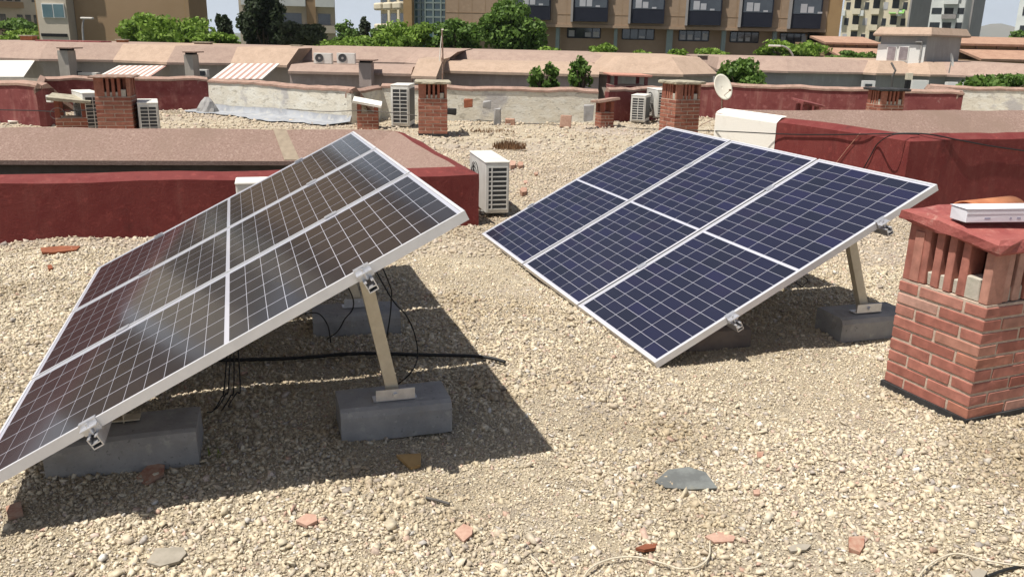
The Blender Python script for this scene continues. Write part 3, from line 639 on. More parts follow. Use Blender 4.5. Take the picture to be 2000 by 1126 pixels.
# ------------------------------------------------------------------ solar arrays
PW=1.002; PL=1.915; GAP=.020
def solar_array(label,q,cellm,legs,rails,rail_out,blocks,seed):
    x,y,z,yaw,t_,g=q
    A=Vector((math.cos(yaw)*math.cos(g),math.sin(yaw)*math.cos(g),math.sin(g))); Bh=Vector((-math.sin(yaw),math.cos(yaw),0)); N=A.cross(Bh).normalized()
    Bd=Bh*math.cos(t_)+N*math.sin(t_); Nn=A.cross(Bd).normalized()
    m4=Matrix.Identity(4)
    for i in range(3): m4[i][0]=A[i];m4[i][1]=Bd[i];m4[i][2]=Nn[i];m4[i][3]=(x,y,z)[i]
    base=thing('solar_array',label,'solar panels',(x+A.x*1.5,y+A.y*1.5,0))
    TH=.038; fr=.012
    protos=[]
    for k in range(3):
        a0=k*(PW+GAP)
        def loc(mb_): mb_.v=[tuple(m4@Vector((v[0]+a0,v[1],v[2]))) for v in mb_.v]; return mb_
        # panel body
        mb=MB(); mb.box((PW/2,PL/2,-.0075),(PW-2*fr+.002,PL-2*fr+.002,.006)); pan=loc(mb).build('solar_panel','backsheet',base,world=True)
        INV[pan.name]=INV[base.name]
        mb=MB()
        for (cx_,cy_,sx,sy) in ((PW/2,fr/2,PW,fr),(PW/2,PL-fr/2,PW,fr),(fr/2,PL/2,fr,PL-2*fr),(PW-fr/2,PL/2,fr,PL-2*fr)): mb.box((cx_,cy_,-TH/2),(sx,sy,TH))
        # lower return flange
        for (cx_,cy_,sx,sy) in ((fr+.012,PL/2,.024,PL-2*fr),(PW-fr-.012,PL/2,.024,PL-2*fr)): mb.box((cx_,cy_,-TH+.001),(sx-.001,sy-.002,.002))
        o=loc(mb).build('frame','alufr',pan,world=True)
        mb=MB(); nc=6; nr=24; mx=.024; my=.026; mid=.018; lw=.0066 if cellm=='cellmono' else .0036; lh=.0024
        cw=(PW-2*mx)/nc; chh=(PL-2*my-mid)/nr
        for i in range(nc):
            for j in range(nr):
                yy=my+j*chh+(mid if j>=12 else 0); xx=mx+i*cw; zz=-.0039
                mb.quad((xx+lw/2,yy+lh/2,zz),(xx+cw-lw/2,yy+lh/2,zz),(xx+cw-lw/2,yy+chh-lh/2,zz),(xx+lw/2,yy+chh-lh/2,zz))
        # cells keep their own axes so that the fine busbars follow the panel
        me_mb=mb; me=bpy.data.meshes.new('cells'); me.from_pydata(mb.v,[],mb.f); me.materials.append(M[cellm]); o=bpy.data.objects.new('cells',me); col.objects.link(o); o.parent=pan
        o.matrix_local=INV[base.name]@m4@Matrix.Translation((a0,0,0))
        mb=MB(); mb.box((PW/2,PL*.5,-.02),(.10,.06,.018)); loc(mb).build('junction_box','cable',pan,world=True)
    def pt(a,b,c=0): return m4@Vector((a,b,c))
    W_=3*PW+2*GAP
    for b_ in rails:
        mb=MB(); p0,p1=pt(-.03,b_,-TH-.021),pt(W_+rail_out,b_,-TH-.021); up=Nn
        # slotted rail: two side walls, web, lips
        for off_,ww,hh,zz in ((-.017,.004,.04,0),(.017,.004,.04,0),(0,.038,.004,-.004),(-.012,.008,.004,.018),(.012,.008,.004,.018),(0,.038,.004,-.020)):
            sft=Bd*off_+Nn*zz; mb.bar(p0+sft,p1+sft,ww,hh,Nn)
        mb.build('mounting_rail','alu',base,world=True)
        # end clamps and mid clamps
        for a_ in (W_+.004,-.004-.0):
            sgn=1 if a_>0 else -1
            mb=MB(); ctr=pt(a_+sgn*.016,b_,-.012); m3=Matrix((A,Bd,Nn)).transposed()
            mb.box(ctr,(.034,.06,.004),M3=m3); mb.box(pt(a_+sgn*.004,b_,-.022),(.004,.06,.036),M3=m3); mb.box(pt(a_-sgn*.008,b_,.0045),(.024,.06,.003),M3=m3); mb.box(pt(a_+sgn*.001,b_,-.004),(.004,.06,.016),M3=m3)
            mb.tube([pt(a_+sgn*.018,b_,-.04),pt(a_+sgn*.018,b_,.004)],.0055,8); mb.build('end_clamp','alu',base,world=True)
        for k in (1,2):
            a_=k*(PW+GAP)-GAP/2; mb=MB(); m3=Matrix((A,Bd,Nn)).transposed(); mb.box(pt(a_,b_,.0035),(.042,.06,.003),M3=m3); mb.tube([pt(a_,b_,-.03),pt(a_,b_,.009)],.006,8); mb.build('mid_clamp','alu',base,world=True)
    for a_,b_,foot,fz in legs:
        top=pt(a_,b_,-TH-.035); f=Vector(foot)
        mb=MB(); d=(f-top).normalized(); side=A
        mb.bar(top-d*.05,f,.055,.004,A)
        s1=A.normalized()
        bh_2=Vector((Bd.x,Bd.y,0)).normalized(); mb.bar(top-d*.05-s1*.022-bh_2*.0255,f-s1*.022-bh_2*.0255,.004,.036,A)
        mb.build('leg','leg',base,world=True)
        # foot bracket
        mb=MB(); ry=math.atan2(Bd.y,Bd.x)
        mb.box((f.x,f.y,fz+.003),(.19,.055,.006),rz=blocks[0][3]); bb=Vector((f.x,f.y,fz+.028)); m3=Matrix.Rotation(blocks[0][3],3,'Z')
        mb.box(bb+m3@Vector((0,-.03,0)),(.17,.005,.052),rz=blocks[0][3]); mb.tube([bb+m3@Vector((0,-.03,.0)),bb+m3@Vector((0,-.045,0))],.011,8); mb.build('foot_bracket','alu',base,world=True)
    for bx_,by_,kind,brz,bl,bd_,bh_,tlt in blocks:
        mb=MB(); prof=[(-bd_/2,0),(bd_/2,0),(bd_/2,bh_-.01),(bd_/2-.01,bh_),(-bd_/2+.035,bh_),(-bd_/2+.012,bh_-.010),(-bd_/2,bh_-.035)]
        n=len(prof); vs=[]; m3=Matrix.Rotation(brz,3,'Z')@Matrix.Rotation(tlt,3,'Y')
        KK=10
        for s_ in range(KK+1):
            xx=-bl/2+bl*s_/KK
            for (yy,zz) in prof:
                jj=.0015; e_=.012 if s_ in(0,KK) else 0
                vs.append(m3@Vector((xx,yy*(1-e_*2)+random.uniform(-jj,jj),zz*(1-e_) +random.uniform(-jj,jj)))+Vector((bx_,by_,-.012)))
        fs=[(s_*n+k,s_*n+(k+1)%n,(s_+1)*n+(k+1)%n,(s_+1)*n+k) for s_ in range(KK) for k in range(n)]; fs+=[tuple(range(n-1,-1,-1)),tuple(KK*n+k for k in range(n))]
        mb.add(vs,fs); mb.build('ballast_block',kind,base,world=True)
    return base,m4,pt
yb=R(16.5)
def blk(xa,ya,xb,yb_,depth=.24,h=.145,kind='concrete',tl_=0,bl=None):
    """front foot line from a to b -> centre and angle"""
    a=Vector((xa,ya));b=Vector((xb,yb_)); d=(b-a); L_=bl or d.length; d.normalize(); n=Vector((-d.y,d.x)); c=a+d*L_/2+n*depth/2
    return (c.x,c.y,kind,math.atan2(d.y,d.x),L_,depth,h,tl_)
q1=(-2.7401,5.3643,.1473,-1.2556,.4712,.013); q2=(-.2677,6.9936,.0604,-1.2285,.4764,-.0047)
W_=3.046
b1=[blk(-.71,3.25,-.25,3.39,.25,.145),blk(-1.12,4.50,-.64,4.62,.24,.14),blk(-1.77,2.88,-1.235,3.03,.25,.15,tl_=-.03),(-1.88,4.42,'concrete',yb,.42,.25,.15,0)]
arr1,m41,pt1=solar_array('left solar array of three dark brown panels on metal legs and concrete kerbs',q1,'cellmono',
  [(2.50,1.52,(-.505,3.41,.135),.135),(1.12,1.52,(-.90,4.72,.13),.13)],[.44,1.49],.055,b1,1)
b2=[blk(1.93,4.655,2.40,4.80,.25,.145),blk(.93,4.39,1.36,4.50,.24,.13,'concbrown'),(1.62,6.14,'concrete',yb,.5,.25,.145,0),(.65,5.9,'concrete',yb,.5,.25,.12,0)]
arr2,m42,pt2=solar_array('right solar array of three dark blue panels beside the near brick chimney',q2,'cellpoly',
  [(2.78,1.50,(2.11,4.80,.14),.14),(1.35,1.50,(1.62,6.14,.14),.14)],[.49,1.51],.055,b2,2)
# front posts of the rails
for base,pt,lst in((arr1,pt1,[(2.5,.44,.15),(1.1,.44,.14)]),(arr2,pt2,[(2.8,.49,.12),(1.35,.49,.11)])):
    for a_,b_,zb_ in lst:
        mb=MB(); tp=pt(a_,b_,-.075); mb.bar((tp.x,tp.y,zb_-.02),tp,.05,.005,(1,.3,0)); mb.box((tp.x,tp.y,zb_+.0),(.12,.06,.006),rz=yb); mb.build('front_post','leg',base,world=True)

# ------------------------------------------------------------------ cables and bits on the gravel
def smooth_path(pts,n=8):
    pts=[Vector(p) for p in pts]; out=[]
    ext=[pts[0]*2-pts[1]]+pts+[pts[-1]*2-pts[-2]]
    for i in range(1,len(ext)-2):
        p0,p1,p2,p3=ext[i-1:i+3]
        for k in range(n):
            t=k/n; out.append(.5*((2*p1)+(p2-p0)*t+(2*p0-5*p1+4*p2-p3)*t*t+(3*p1-p0-3*p2+p3)*t**3))
    out.append(pts[-1]); return out
def cable(name,label,cat,pts,r,mat='cable',n=7):
    mb=MB(); mb.tube(smooth_path(pts),r,n); return tag(mb.build(name,mat,smooth=True),label,cat)
def onwall(p,q,u,v,out=.02):
    p=Vector((*p,0)); q=Vector((*q,0)); d=(q-p).normalized(); n=Vector((d.y,-d.x,0)); n=n if n.y<0 else -n
    r_=ray(u,v); k=(p+n*out-CC).dot(n)/r_.dot(n); return CC+r_*k
def WP(u,v): return onwall(PB[3],PB[0],u,v)
def WQ(u,v): return onwall(PB[0],PB[1],u,v)
def gp(u,v,z=.02): q_=G(u,v,z); return (q_.x,q_.y,z+hzf(q_.x,q_.y))
cable('black_conduit','thick black conduit under the left array, its dusty end in the sun','cable',[gp(345,722,.03),gp(380,716,.03),gp(560,700,.03),gp(700,693,.03),gp(820,692,.03),gp(920,692,.03),gp(960,697,.028),gp(987,704,.024)],.0095)
def hang(label,pts,r=.0035): return cable('hanging_cable',label,'cable',pts,r)
a=pt1(2.3,1.40,-.06); hang('thin black cable sagging from the left array onto its far kerb block',[a,P(690,585,3.75),P(672,625,4.0),P(658,648,4.2),gp(640,662,.01)])
a=pt1(2.2,1.55,-.06); hang('thin black cable looping out right from the near leg of the left array',[a,P(760,575,3.7),P(795,618,3.75),P(812,660,3.8),P(815,700,3.8),P(800,730,3.7),gp(770,752,.01)])
hang('thin black cable hanging straight behind the near leg of the left array',[pt1(1.9,1.6,-.06),P(757,545,4.0),P(764,590,4.1),P(757,650,4.2),gp(752,668,.01)])
hang('short thin black cable arching over the left end of the far kerb block',[P(596,612,4.0),P(622,612,4.1),P(640,635,4.15),gp(646,668,.01)])
hang('small black cable loop hanging under the right array',[pt2(2.55,.95,-.05),P(1556,553,4.75),P(1562,562,4.75),P(1570,556,4.75),P(1570,540,4.8),pt2(2.5,1.0,-.05)],.003)
# tie bundle of leads under the left array
t=thing('cable_bundle','bundle of black leads with loose tails under the middle of the left array','cables',gp(440,800,0))
for k,(du,dv) in enumerate(((0,0),(10,3),(22,-4),(-8,6))):
    mb=MB(); mb.tube(smooth_path([pt1(2.0-.05*k,.95,-.06),P(447+du,745,3.45),P(440+du,770+dv,3.4),P(425+du,795+dv,3.35),gp(418+du*1.6,806+dv,.01)]),.003,6); mb.build('lead','cable',t,world=True,smooth=True)
cable('black_cable','black cable crossing the roof and lying along the right red parapet','cable',
 [gp(700,225,.02),gp(900,232,.03),gp(1010,242,.02),gp(1090,243,.02),gp(1250,251,.03),WP(1400,256),WP(1530,262),WP(1620,263),WP(1700,262),G(1800,261,HB+.012),WQ(1870,273),WQ(1940,286),WQ(2040,300)],.007)
cable('black_cable','black cable hanging down the front of the right red parapet','cable',[G(1795,262,HB+.01),G(1745,263,HB+.01),WP(1715,280),WP(1700,305),WP(1686,330)],.006)
cable('guy_wire','thin pale cord leaning on the right red parapet behind the right array','cord',[WP(1680,260),WP(1655,290),WP(1628,325)],.004,'terrapink',5)
cable('black_cable','thin black cable stretched across the left faded red wall and around the vent','cable',[P(-40,214,14.3),P(60,216,14.1),P(110,218,13.7),P(150,216,13.2),P(190,214,13.0)],.008)
cable('grey_cable','thin grey cable slung from the low lidded vent to the antenna chimney','cable',[P(560,213,16.0),P(640,218,15.5),P(710,216,15.2),P(780,222,15.0),P(815,226,14.9)],.007,'cablegrey')
t=cable('cable_coil','coil of pale cable hanging on the mossy vent','cable',[P(102+14*math.cos(a)+10,222+11*math.sin(a),13.1) for a in [i*.7 for i in range(10)]],.004,'cablegrey')
cable('twine','pale twine curling over the gravel at the bottom centre','twine',[gp(1130,1150,.020),gp(1150,1108,.022),gp(1190,1087,.022),gp(1240,1084,.022),gp(1290,1098,.022),gp(1330,1112,.021),gp(1365,1108,.021),gp(1384,1090,.020),gp(1386,1060,.01)],.0034,'rope',5)
cable('twine','short pale twine at the bottom left of the curling one','twine',[gp(1035,1085,.020),gp(1052,1100,.020),gp(1068,1118,.020)],.003,'rope',5)
cable('twine','pale twine arching over the gravel in the bottom right corner','twine',[gp(1785,1140,.020),gp(1805,1112,.026),gp(1835,1092,.02),gp(1870,1084,.02),gp(1920,1095,.022),gp(1990,1106,.022),gp(2030,1104,.020)],.0034,'rope',5)
cable('black_cable','short black cable end in the bottom right corner','cable',[gp(1928,1124,.014),gp(1965,1113,.016),gp(2040,1100,.014)],.0055)
cable('grey_stick','grey stick lying on the gravel at the bottom centre','stick',[gp(832,970,.012),gp(856,974,.016),gp(878,979,.014)],.0055,'cablegrey')
def shard(name,label,cat,pix,th,mat,lift=.012,tilt=(0,0)):
    c=[G(u,v,.015) for u,v in pix]; cen=sum((Vector(p) for p in c),Vector())/len(c)
    vs=[Vector(p)-cen for p in c]; n=len(vs); mb=MB()
    top=[v+Vector((0,0,th+lift+v.x*tilt[0]+v.y*tilt[1]+random.uniform(-.001,.001))) for v in vs]; bot=[v*.97+Vector((0,0,lift+v.x*tilt[0]+v.y*tilt[1])) for v in vs]
    f=[tuple(range(n)),tuple(range(2*n-1,n-1,-1))]+[(i,n+i,n+(i+1)%n,(i+1)%n) for i in range(n)]
    mb.add(top+bot,f); 
    o=mb.build(name,mat); o.location=(cen.x,cen.y,hzf(cen.x,cen.y)-.002); return tag(o,label,cat)
shard('slate_piece','large dark grey slate fragment lying on the gravel at the lower right','slate',[(1279,935),(1305,915),(1345,911),(1378,920),(1402,948),(1350,949),(1300,945)],.008,'slate',.016,(.02,.08))
shard('ochre_chip','ochre tile chip at the shadow edge below the near kerb','tile chip',[(774,886),(822,884),(822,902),(803,908)],.016,'yell',.012,(0,.1))
shard('brown_chip','brown broken tile piece against the lower left kerb block','tile chip',[(265,926),(293,905),(322,908),(320,920),(285,938)],.014,'chipred',.01,(0,.2))
shard('brown_chip','brown tile piece under the lower left corner of the left array','tile chip',[(10,985),(40,975),(45,1000),(15,1008)],.012,'chipred',.006)
shard('pink_chip','pink tile chip on the gravel in the lower left','tile chip',[(578,1028),(598,1016),(618,1018),(620,1028),(600,1036)],.012,'chippink',.012,(0,.1))
shard('pink_chip','diamond shaped pale terracotta chip at the bottom centre','tile chip',[(887,1040),(905,1026),(923,1034),(922,1045),(905,1058)],.010,'chippink',.012,(.02,.06))
shard('dark_chip','dark rusty chip standing near the curling twine','tile chip',[(1241,1070),(1262,1055),(1284,1054),(1280,1070),(1258,1076)],.012,'rust',.006,(0,-.3))
shard('red_chip','reddish flat chip right of the dark rusty one','tile chip',[(1376,1050),(1405,1040),(1436,1050),(1432,1060),(1395,1062)],.008,'chippink',.008)
shard('red_chip','small red brick fragment at the bottom right','tile chip',[(1657,1050),(1688,1048),(1688,1064),(1680,1076),(1658,1068)],.018,'chipred',.006,(0,.1))
shard('grey_chip','elongated grey chip left of the bottom right brick fragment','tile chip',[(1538,1066),(1560,1058),(1586,1060),(1575,1070),(1545,1074)],.008,'paleslab',.008)
shard('flat_stone','flat grey stone slab sunk in the gravel at the bottom left','stone',[(286,1098),(305,1070),(358,1068),(364,1080),(350,1096),(312,1106)],.01,'paleslab',.010)
shard('white_stone','pale stone at the bottom right corner beside the black cable end','stone',[(1893,1118),(1912,1112),(1928,1118),(1920,1130),(1900,1130)],.018,'paleslab',.006)
shard('red_chip','tiny red chip above the slate fragment','tile chip',[(1478,880),(1492,880),(1490,890),(1480,892)],.010,'chipred',.008)
shard('red_chip','tiny pink chip right of the slate fragment','tile chip',[(1471,955),(1484,953),(1484,963),(1473,963)],.010,'chippink',.008)
shard('rusty_strip','rusty strip lying on the gravel left of the left array','metal strip',[(80,492),(120,488),(158,488),(150,496),(100,501),(82,500)],.018,'rust',.010)
shard('dark_stone','small dark stone on the gravel left of the left array','stone',[(93,524),(101,522),(104,529),(96,531)],.02,'rust',.008)
shard('white_rag','white rag with a dark edge on the gravel at the left edge','rag',[(12,236),(24,230),(40,233),(38,241),(18,242)],.03,'white',.01)
for i,(u,v,s_) in enumerate(((1000,326,7),(1016,326,6),(1022,377,7),(1026,358,4),(1047,340,4))):
    shard('brick_rubble',['reddish brick lump just right of the near air conditioner','smaller brick lump touching the one beside the near air conditioner','lone reddish brick lump in front of the right array corner','tiny pale brick crumb above the lone red lump','brick crumb lying furthest right on the open gravel'][i],'rubble',[(u-s_,v),(u-s_*.4,v-s_*.8),(u+s_,v-s_*.6),(u+s_*.9,v+s_*.5),(u-s_*.3,v+s_*.7)],.05 if s_>5 else .025,'chippink' if i in(0,3) else 'chipred',.0)
# brown pebbles of rubble along the foot of the white wall
for i,(u,v,w_,h_,mt) in enumerate(((914,203,16,15,'rust'),(996,226,18,15,'chipred'),(972,222,12,34,'concrete'),(1105,233,20,22,'chippink'),(880,218,20,12,'bitumen'),(950,206,14,14,'concrete'),(1150,222,18,30,'concrete'))):
    q_=G(u,v+h_/2-2) if i in(1,2,3) else P(u,v,16.6); Yd=min(q_.y,16.9); p_=P(u,v,Yd-.12); k=Yd/CF
    mb=MB(); mb.box((0,0,0),(w_*k,.08,h_*k),jit=.02); o=mb.build('rubble_block',mt,bevel=.012); o.location=p_
    o.location.z=h_*k/2*.9 if i in(1,2,3) else p_.z
    if i in(0,4,5,6): o.location.y=Yd-.02; o.name='wall_patch'
    tag(o,['exposed red brick patch on the peeling wall right of the antenna chimney','red brick lying at the foot of the peeling wall','grey upright block leaning on the peeling wall','pinkish rubble at the foot of the peeling wall near its right end','black bitumen patch at the base of the peeling wall by the antenna chimney','grey round patch low on the peeling wall','grey stained patch at the right end of the peeling wall'][i],'rubble' if i in(1,2,3) else 'wall patch')
# dry weeds
def weeds(name,label,cat,c,rx,ry,h,n,mat,seed=3,wd=.006):
    rr=random.Random(seed); mb=MB()
    for i in range(n):
        a=rr.uniform(0,6.28); r_=rr.random()**.5; x=math.cos(a)*rx*r_; y=math.sin(a)*ry*r_; hh=h*rr.uniform(.4,1)*(1-.4*r_)
        dx,dy=rr.uniform(-.35,.35)*hh,rr.uniform(-.25,.25)*hh; t=rr.uniform(0,3.14); wx,wy=math.cos(t)*wd,math.sin(t)*wd
        mb.add([(x-wx,y-wy,0),(x+wx,y+wy,0),(x+dx*.4+wx*.7,y+dy*.4+wy*.7,hh*.6),(x+dx,y+dy,hh),(x+dx*.4-wx*.7,y+dy*.4-wy*.7,hh*.6)],[(0,1,2,3,4)])
    o=mb.build(name,mat); o.location=c; return tag(o,label,cat)
p=G(995,290); weeds('dry_weeds','tuft of dry brown weeds on the gravel between the arrays','weeds',(p.x,p.y,0),.27,.16,.20,420,'dry')
p=G(958,258); weeds('dry_weeds','sparse dry weeds behind the tuft near the peeling wall','weeds',(p.x,p.y,0),.45,.2,.10,160,'dry',5)
p=G(420,892); weeds('green_weed','thin yellow green weed sprig beside the lower left kerb','weed',(p.x,p.y,0),.03,.03,.09,8,'grassb',8,.0025)
p=G(455,770); weeds('green_weed','thin green weed sprig beside the cable bundle in the shade','weed',(p.x,p.y,0),.04,.03,.08,8,'grassb',9,.0025)
p=G(336,222); weeds('dry_weeds','dry straw tuft on the gravel below the left red wall','weeds',(p.x,p.y,0),.2,.1,.12,60,'rope',6)
# small white electrical box on the left red wall
d_=Vector((*B[2],0))-Vector((*B[1],0)); d_.normalize(); q_=P(67,195,14.55)
t=Vector((*B[1],0)); tt=(q_-t).dot(d_); c=t+d_*tt; nn_=Vector((d_.y,-d_.x,0))
mb=MB(); mb.box((c.x+nn_.x*.03,c.y+nn_.y*.03,q_.z),(.11,.06,.12),rz=math.atan2(d_.y,d_.x)); tag(mb.build('junction_box','ac',bevel=.008),'small white junction box on the left faded red wall','box')
# mortar plinth under the chimneys
# ------------------------------------------------------------------ trees
def tree(label,u,v_top,Y,wpx,hpx,mat,nleaf=3500,name='leafy_tree',cat='tree',group='trees behind the row of houses',seed=1,lsize=.22,zb=-7,shape='round',nclump=26):
    top=P(u,v_top,Y); k=Y/CF; rx=wpx*k/2; rzv=hpx*k/2; cz=top.z-rzv; rr=np.random.default_rng(seed)
    t=thing(name,label,cat,(top.x,Y,zb),0,group); cz-=zb
    mb=MB(); mb.tube([(0,0,0),(rx*.04,0,(cz)*.5),(0,0,cz)],max(.07,rx*.09),8,max(.03,rx*.04))
    for i in range(6):
        a=i*1.05+seed; mb.tube([(0,0,cz-rzv*.9),(math.cos(a)*rx*.3,math.sin(a)*rx*.3,cz-rzv*.2),(math.cos(a)*rx*.6,math.sin(a)*rx*.6,cz+rzv*.25)],max(.03,rx*.035),6,.02)
    mb.build('trunk','bark',t)
    # clumps
    cl=[]
    while len(cl)<nclump:
        p=rr.uniform(-1,1,3); r_=np.linalg.norm(p)
        if r_>1: continue
        if shape=='cone':
            if np.hypot(p[0],p[1])>(1-(p[2]+1)/2)*.95+.08: continue
        elif r_<.35: continue
        cl.append(p*.80)
    cl=np.array(cl); cr_=rr.uniform(.20,.40,nclump)
    ci=rr.integers(0,nclump,nleaf); dirs=rr.normal(0,1,(nleaf,3)); dirs/=np.linalg.norm(dirs,axis=1)[:,None]
    pos=cl[ci]+dirs*cr_[ci][:,None]*(rr.random(nleaf)**.35)[:,None]
    pos=pos*np.array([rx,rx*.9,rzv])+np.array([0,0,cz])
    # leaf quads, normals biased outward
    nn=dirs+rr.normal(0,.7,(nleaf,3)); nn/=np.linalg.norm(nn,axis=1)[:,None]
    ax_=np.cross(nn,rr.normal(0,1,(nleaf,3))); ax_/=np.linalg.norm(ax_,axis=1)[:,None]; bx_=np.cross(nn,ax_)
    s_=lsize*rr.uniform(.6,1.3,nleaf)[:,None]
    V=np.stack([pos-ax_*s_*.5,pos+bx_*s_*.35,pos+ax_*s_*.5,pos-bx_*s_*.35],1).reshape(-1,3)
    F_=np.arange(nleaf*4).reshape(-1,4)
    o=mesh_np('crown',V,F_,M[mat]); o.parent=t
    return t
T=tree
T('wide bright green tree in front of the left ochre building',318,24,58,185,75,'leaf',7000,seed=1,lsize=.30,nclump=40)
T('low bright green bush at the right foot of the wide bright green tree',425,64,56,90,34,'leaf',2200,seed=2,lsize=.28)
T('dark open conifer just right of the left ochre building',432,14,82,60,95,'leafdark',3200,seed=3,lsize=.35,shape='cone')
T('tall very dark cypress-like tree against the grey apartment block',508,-30,78,95,130,'leafdark',7000,seed=4,lsize=.38,nclump=40)
T('dull olive tree in front of the grey apartment block',590,38,70,105,62,'leafolive',4200,seed=5,lsize=.3)
T('small dark tree between the tall dark tree and the olive one',555,52,74,60,50,'leafdark',1800,seed=36,lsize=.3)
T('small bright bush below the olive tree',650,78,60,75,30,'leaf',1800,seed=6,lsize=.26)
T('dark pointed conifer under the gap of sky',712,26,110,38,70,'leafdark',2200,seed=7,lsize=.42,shape='cone')
T('dark green tree left of the pointed conifer in the sky gap',672,38,105,60,60,'leafmid',2600,seed=8,lsize=.4)
T('dark green tree right of the pointed conifer, before the cream tower',745,44,108,60,50,'leafmid',2400,seed=9,lsize=.4)
T('bright rounded tree left of the glass stairwell',700,64,62,100,44,'leaf',3000,seed=10,lsize=.28)
T('bright green tree in front of the glass stairwell',795,40,60,130,68,'leaf',5200,seed=11,lsize=.3,nclump=34)
T('mid green tree just behind the antenna pole',892,36,60,105,72,'leafmid',4500,seed=12,lsize=.3,nclump=34)
T('large dense green tree, tallest in front of the brown building',997,2,62,140,110,'leafmid',8500,seed=13,lsize=.32,nclump=46)
T('low green bush under the first grey pillar',1072,88,60,50,26,'leaf',1000,seed=14,lsize=.25)
T('rounded bright bush below the second lower window',1176,84,60,66,32,'leaf',1800,seed=15,lsize=.25)
T('low bush below the third lower window',1255,98,60,45,18,'leaf',700,seed=16,lsize=.22)
T('low bush right of the thickest grey pillar',1325,94,60,40,20,'leaf',700,seed=17,lsize=.22)
T('long low bush below the fifth lower window',1390,94,60,80,24,'leaf',1400,seed=18,lsize=.24)
T('broad bright tree behind the curved street lamp',1545,76,62,135,48,'leaf',4200,seed=19,lsize=.28,nclump=34)
T('low bright tree between the brown building and the stair house',1665,98,60,110,30,'leafmid',2400,seed=20,lsize=.26)
T('green tree mass at the left edge below the distant block',30,34,95,120,50,'leafmid',3200,seed=21,lsize=.4)
T('bright low bush at the left edge behind the roofs',40,56,75,110,26,'leaf',1800,seed=22,lsize=.3)
T('small tree at the far right edge beside the white tower',1990,56,120,30,26,'leafmid',600,seed=23,lsize=.4)
GN='trees in the street just behind the roof walls'
T('leafy sapling tops poking above the peeling wall, left clump',1062,116,23,66,75,'leafmid',650,seed=24,lsize=.15,group=GN,nclump=14)
T('leafy sapling tops poking above the peeling wall, right clump',1138,104,23,58,85,'leafmid',650,seed=25,lsize=.15,group=GN,nclump=14)
T('green tree behind the satellite dish',1450,110,31,120,95,'leafmid',3800,seed=26,lsize=.17,group=GN,nclump=34)
T('green bushy tree top at the right edge above the white wall',1965,140,28,150,60,'leafmid',3200,seed=27,lsize=.16,group=GN,nclump=30)

# ------------------------------------------------------------------ facades
class Fac:
    def __init__(s,u0,Y0,u1,Y1,vref=60):
        a=P(u0,vref,Y0); b=P(u1,vref,Y1); s.o=Vector((a.x,a.y,0)); d=Vector((b.x-a.x,b.y-a.y,0)); s.len=d.length; s.t=d.normalized(); s.n=Vector((s.t.y,-s.t.x,0))
    def to(s,u,v):
        d=ray(u,v); k=(s.o-CC).dot(s.n)/d.dot(s.n); p=CC+d*k; return (p-s.o).dot(s.t),p.z
    def box(s,mb,s0,s1,z0,z1,d0,d1):
        """d = distance out of the facade towards the viewer"""
        vs=[s.o+s.t*a+s.n*d+Vector((0,0,z)) for a in(s0,s1) for d in(d0,d1) for z in(z0,z1)]
        mb.add(vs,[(0,1,3,2),(4,6,7,5),(0,4,5,1),(2,3,7,6),(0,2,6,4),(1,5,7,3)]); return mb
    def rect(s,mb,u0,v0,u1,v1,d0,d1):
        um,vm=(u0+u1)/2,(v0+v1)/2; s0=s.to(u0,vm)[0]; s1=s.to(u1,vm)[0]; z1=s.to(um,v0)[1]; z0=s.to(um,v1)[1]; return s.box(mb,s0,s1,z0,z1,d0,d1)
GB='apartment blocks in the distance'
def base_at(f,s_=None): p=f.o+f.t*(f.len/2 if s_ is None else s_); return (p.x,p.y,-7)
# --- brown building with navy windows
f=Fac(790,86,1640,80); t=thing('office_building','long brown building with navy projecting windows and grey pillars','building',base_at(f))
zt=26
s1=f.to(1612,60)[0]; s870=f.to(870,40)[0]; s805=f.to(806,40)[0]
zmid=lambda u: f.to(u,50)[1]
zsl=f.to(1300,52)[1]      # underside of the upper storeys
mb=MB(); f.box(mb,s870,s1,zsl,zt,-14,0); mb.build('upper_wall','brownb',t,world=True)
mb=MB(); f.box(mb,s870,s1-1.2,-7,zsl,-14,-1.6); mb.build('lower_wall','brownb',t,world=True)
s1b=f.to(1642,40)[0]; mb=MB(); f.box(mb,s1,s1b,-7,zt,-14,-.05); mb.build('end_wall','ochreb',t,world=True)
mb=MB(); f.box(mb,0,s805,-7,zt,-8,.3); mb.build('stair_wall','ochreb',t,world=True)
mb=MB(); f.box(mb,s805,s870,-7,zt,-6,-.8); mb.build('stairwell_glass','glassblue',t,world=True)
mb=MB()
for u in(806,818,827,843,858,868): s_=f.to(u,30)[0]; f.box(mb,s_-.07,s_+.07,-7,zt,-.8,-.6)
for v in(-30,-12,5,19,33,47): z=f.to(838,v)[1]; f.box(mb,s805,s870,z-.07,z+.07,-.8,-.62)
mb.build('glazing_bars','teal',t,world=True)
mb=MB()
for k in range(60):
    s_=s870+1.3*k
    if s_<s1-.2: f.box(mb,s_-.015,s_+.015,zsl,zt,0,.02)
for k in range(7): f.box(mb,s870,s1,zsl+.9+k*3.6,zsl+.93+k*3.6,0,.022)
mb.build('cladding_joint','brownl',t,world=True)
zs=MB(); f.box(zs,s870,s1,zsl-.25,zsl,-.0,.12); zs.build('floor_edge','brownb',t,world=True)
ups=[(1003,1076),(1121,1188),(1233,1298),(1344,1409),(1448,1509),(1545,1604)]
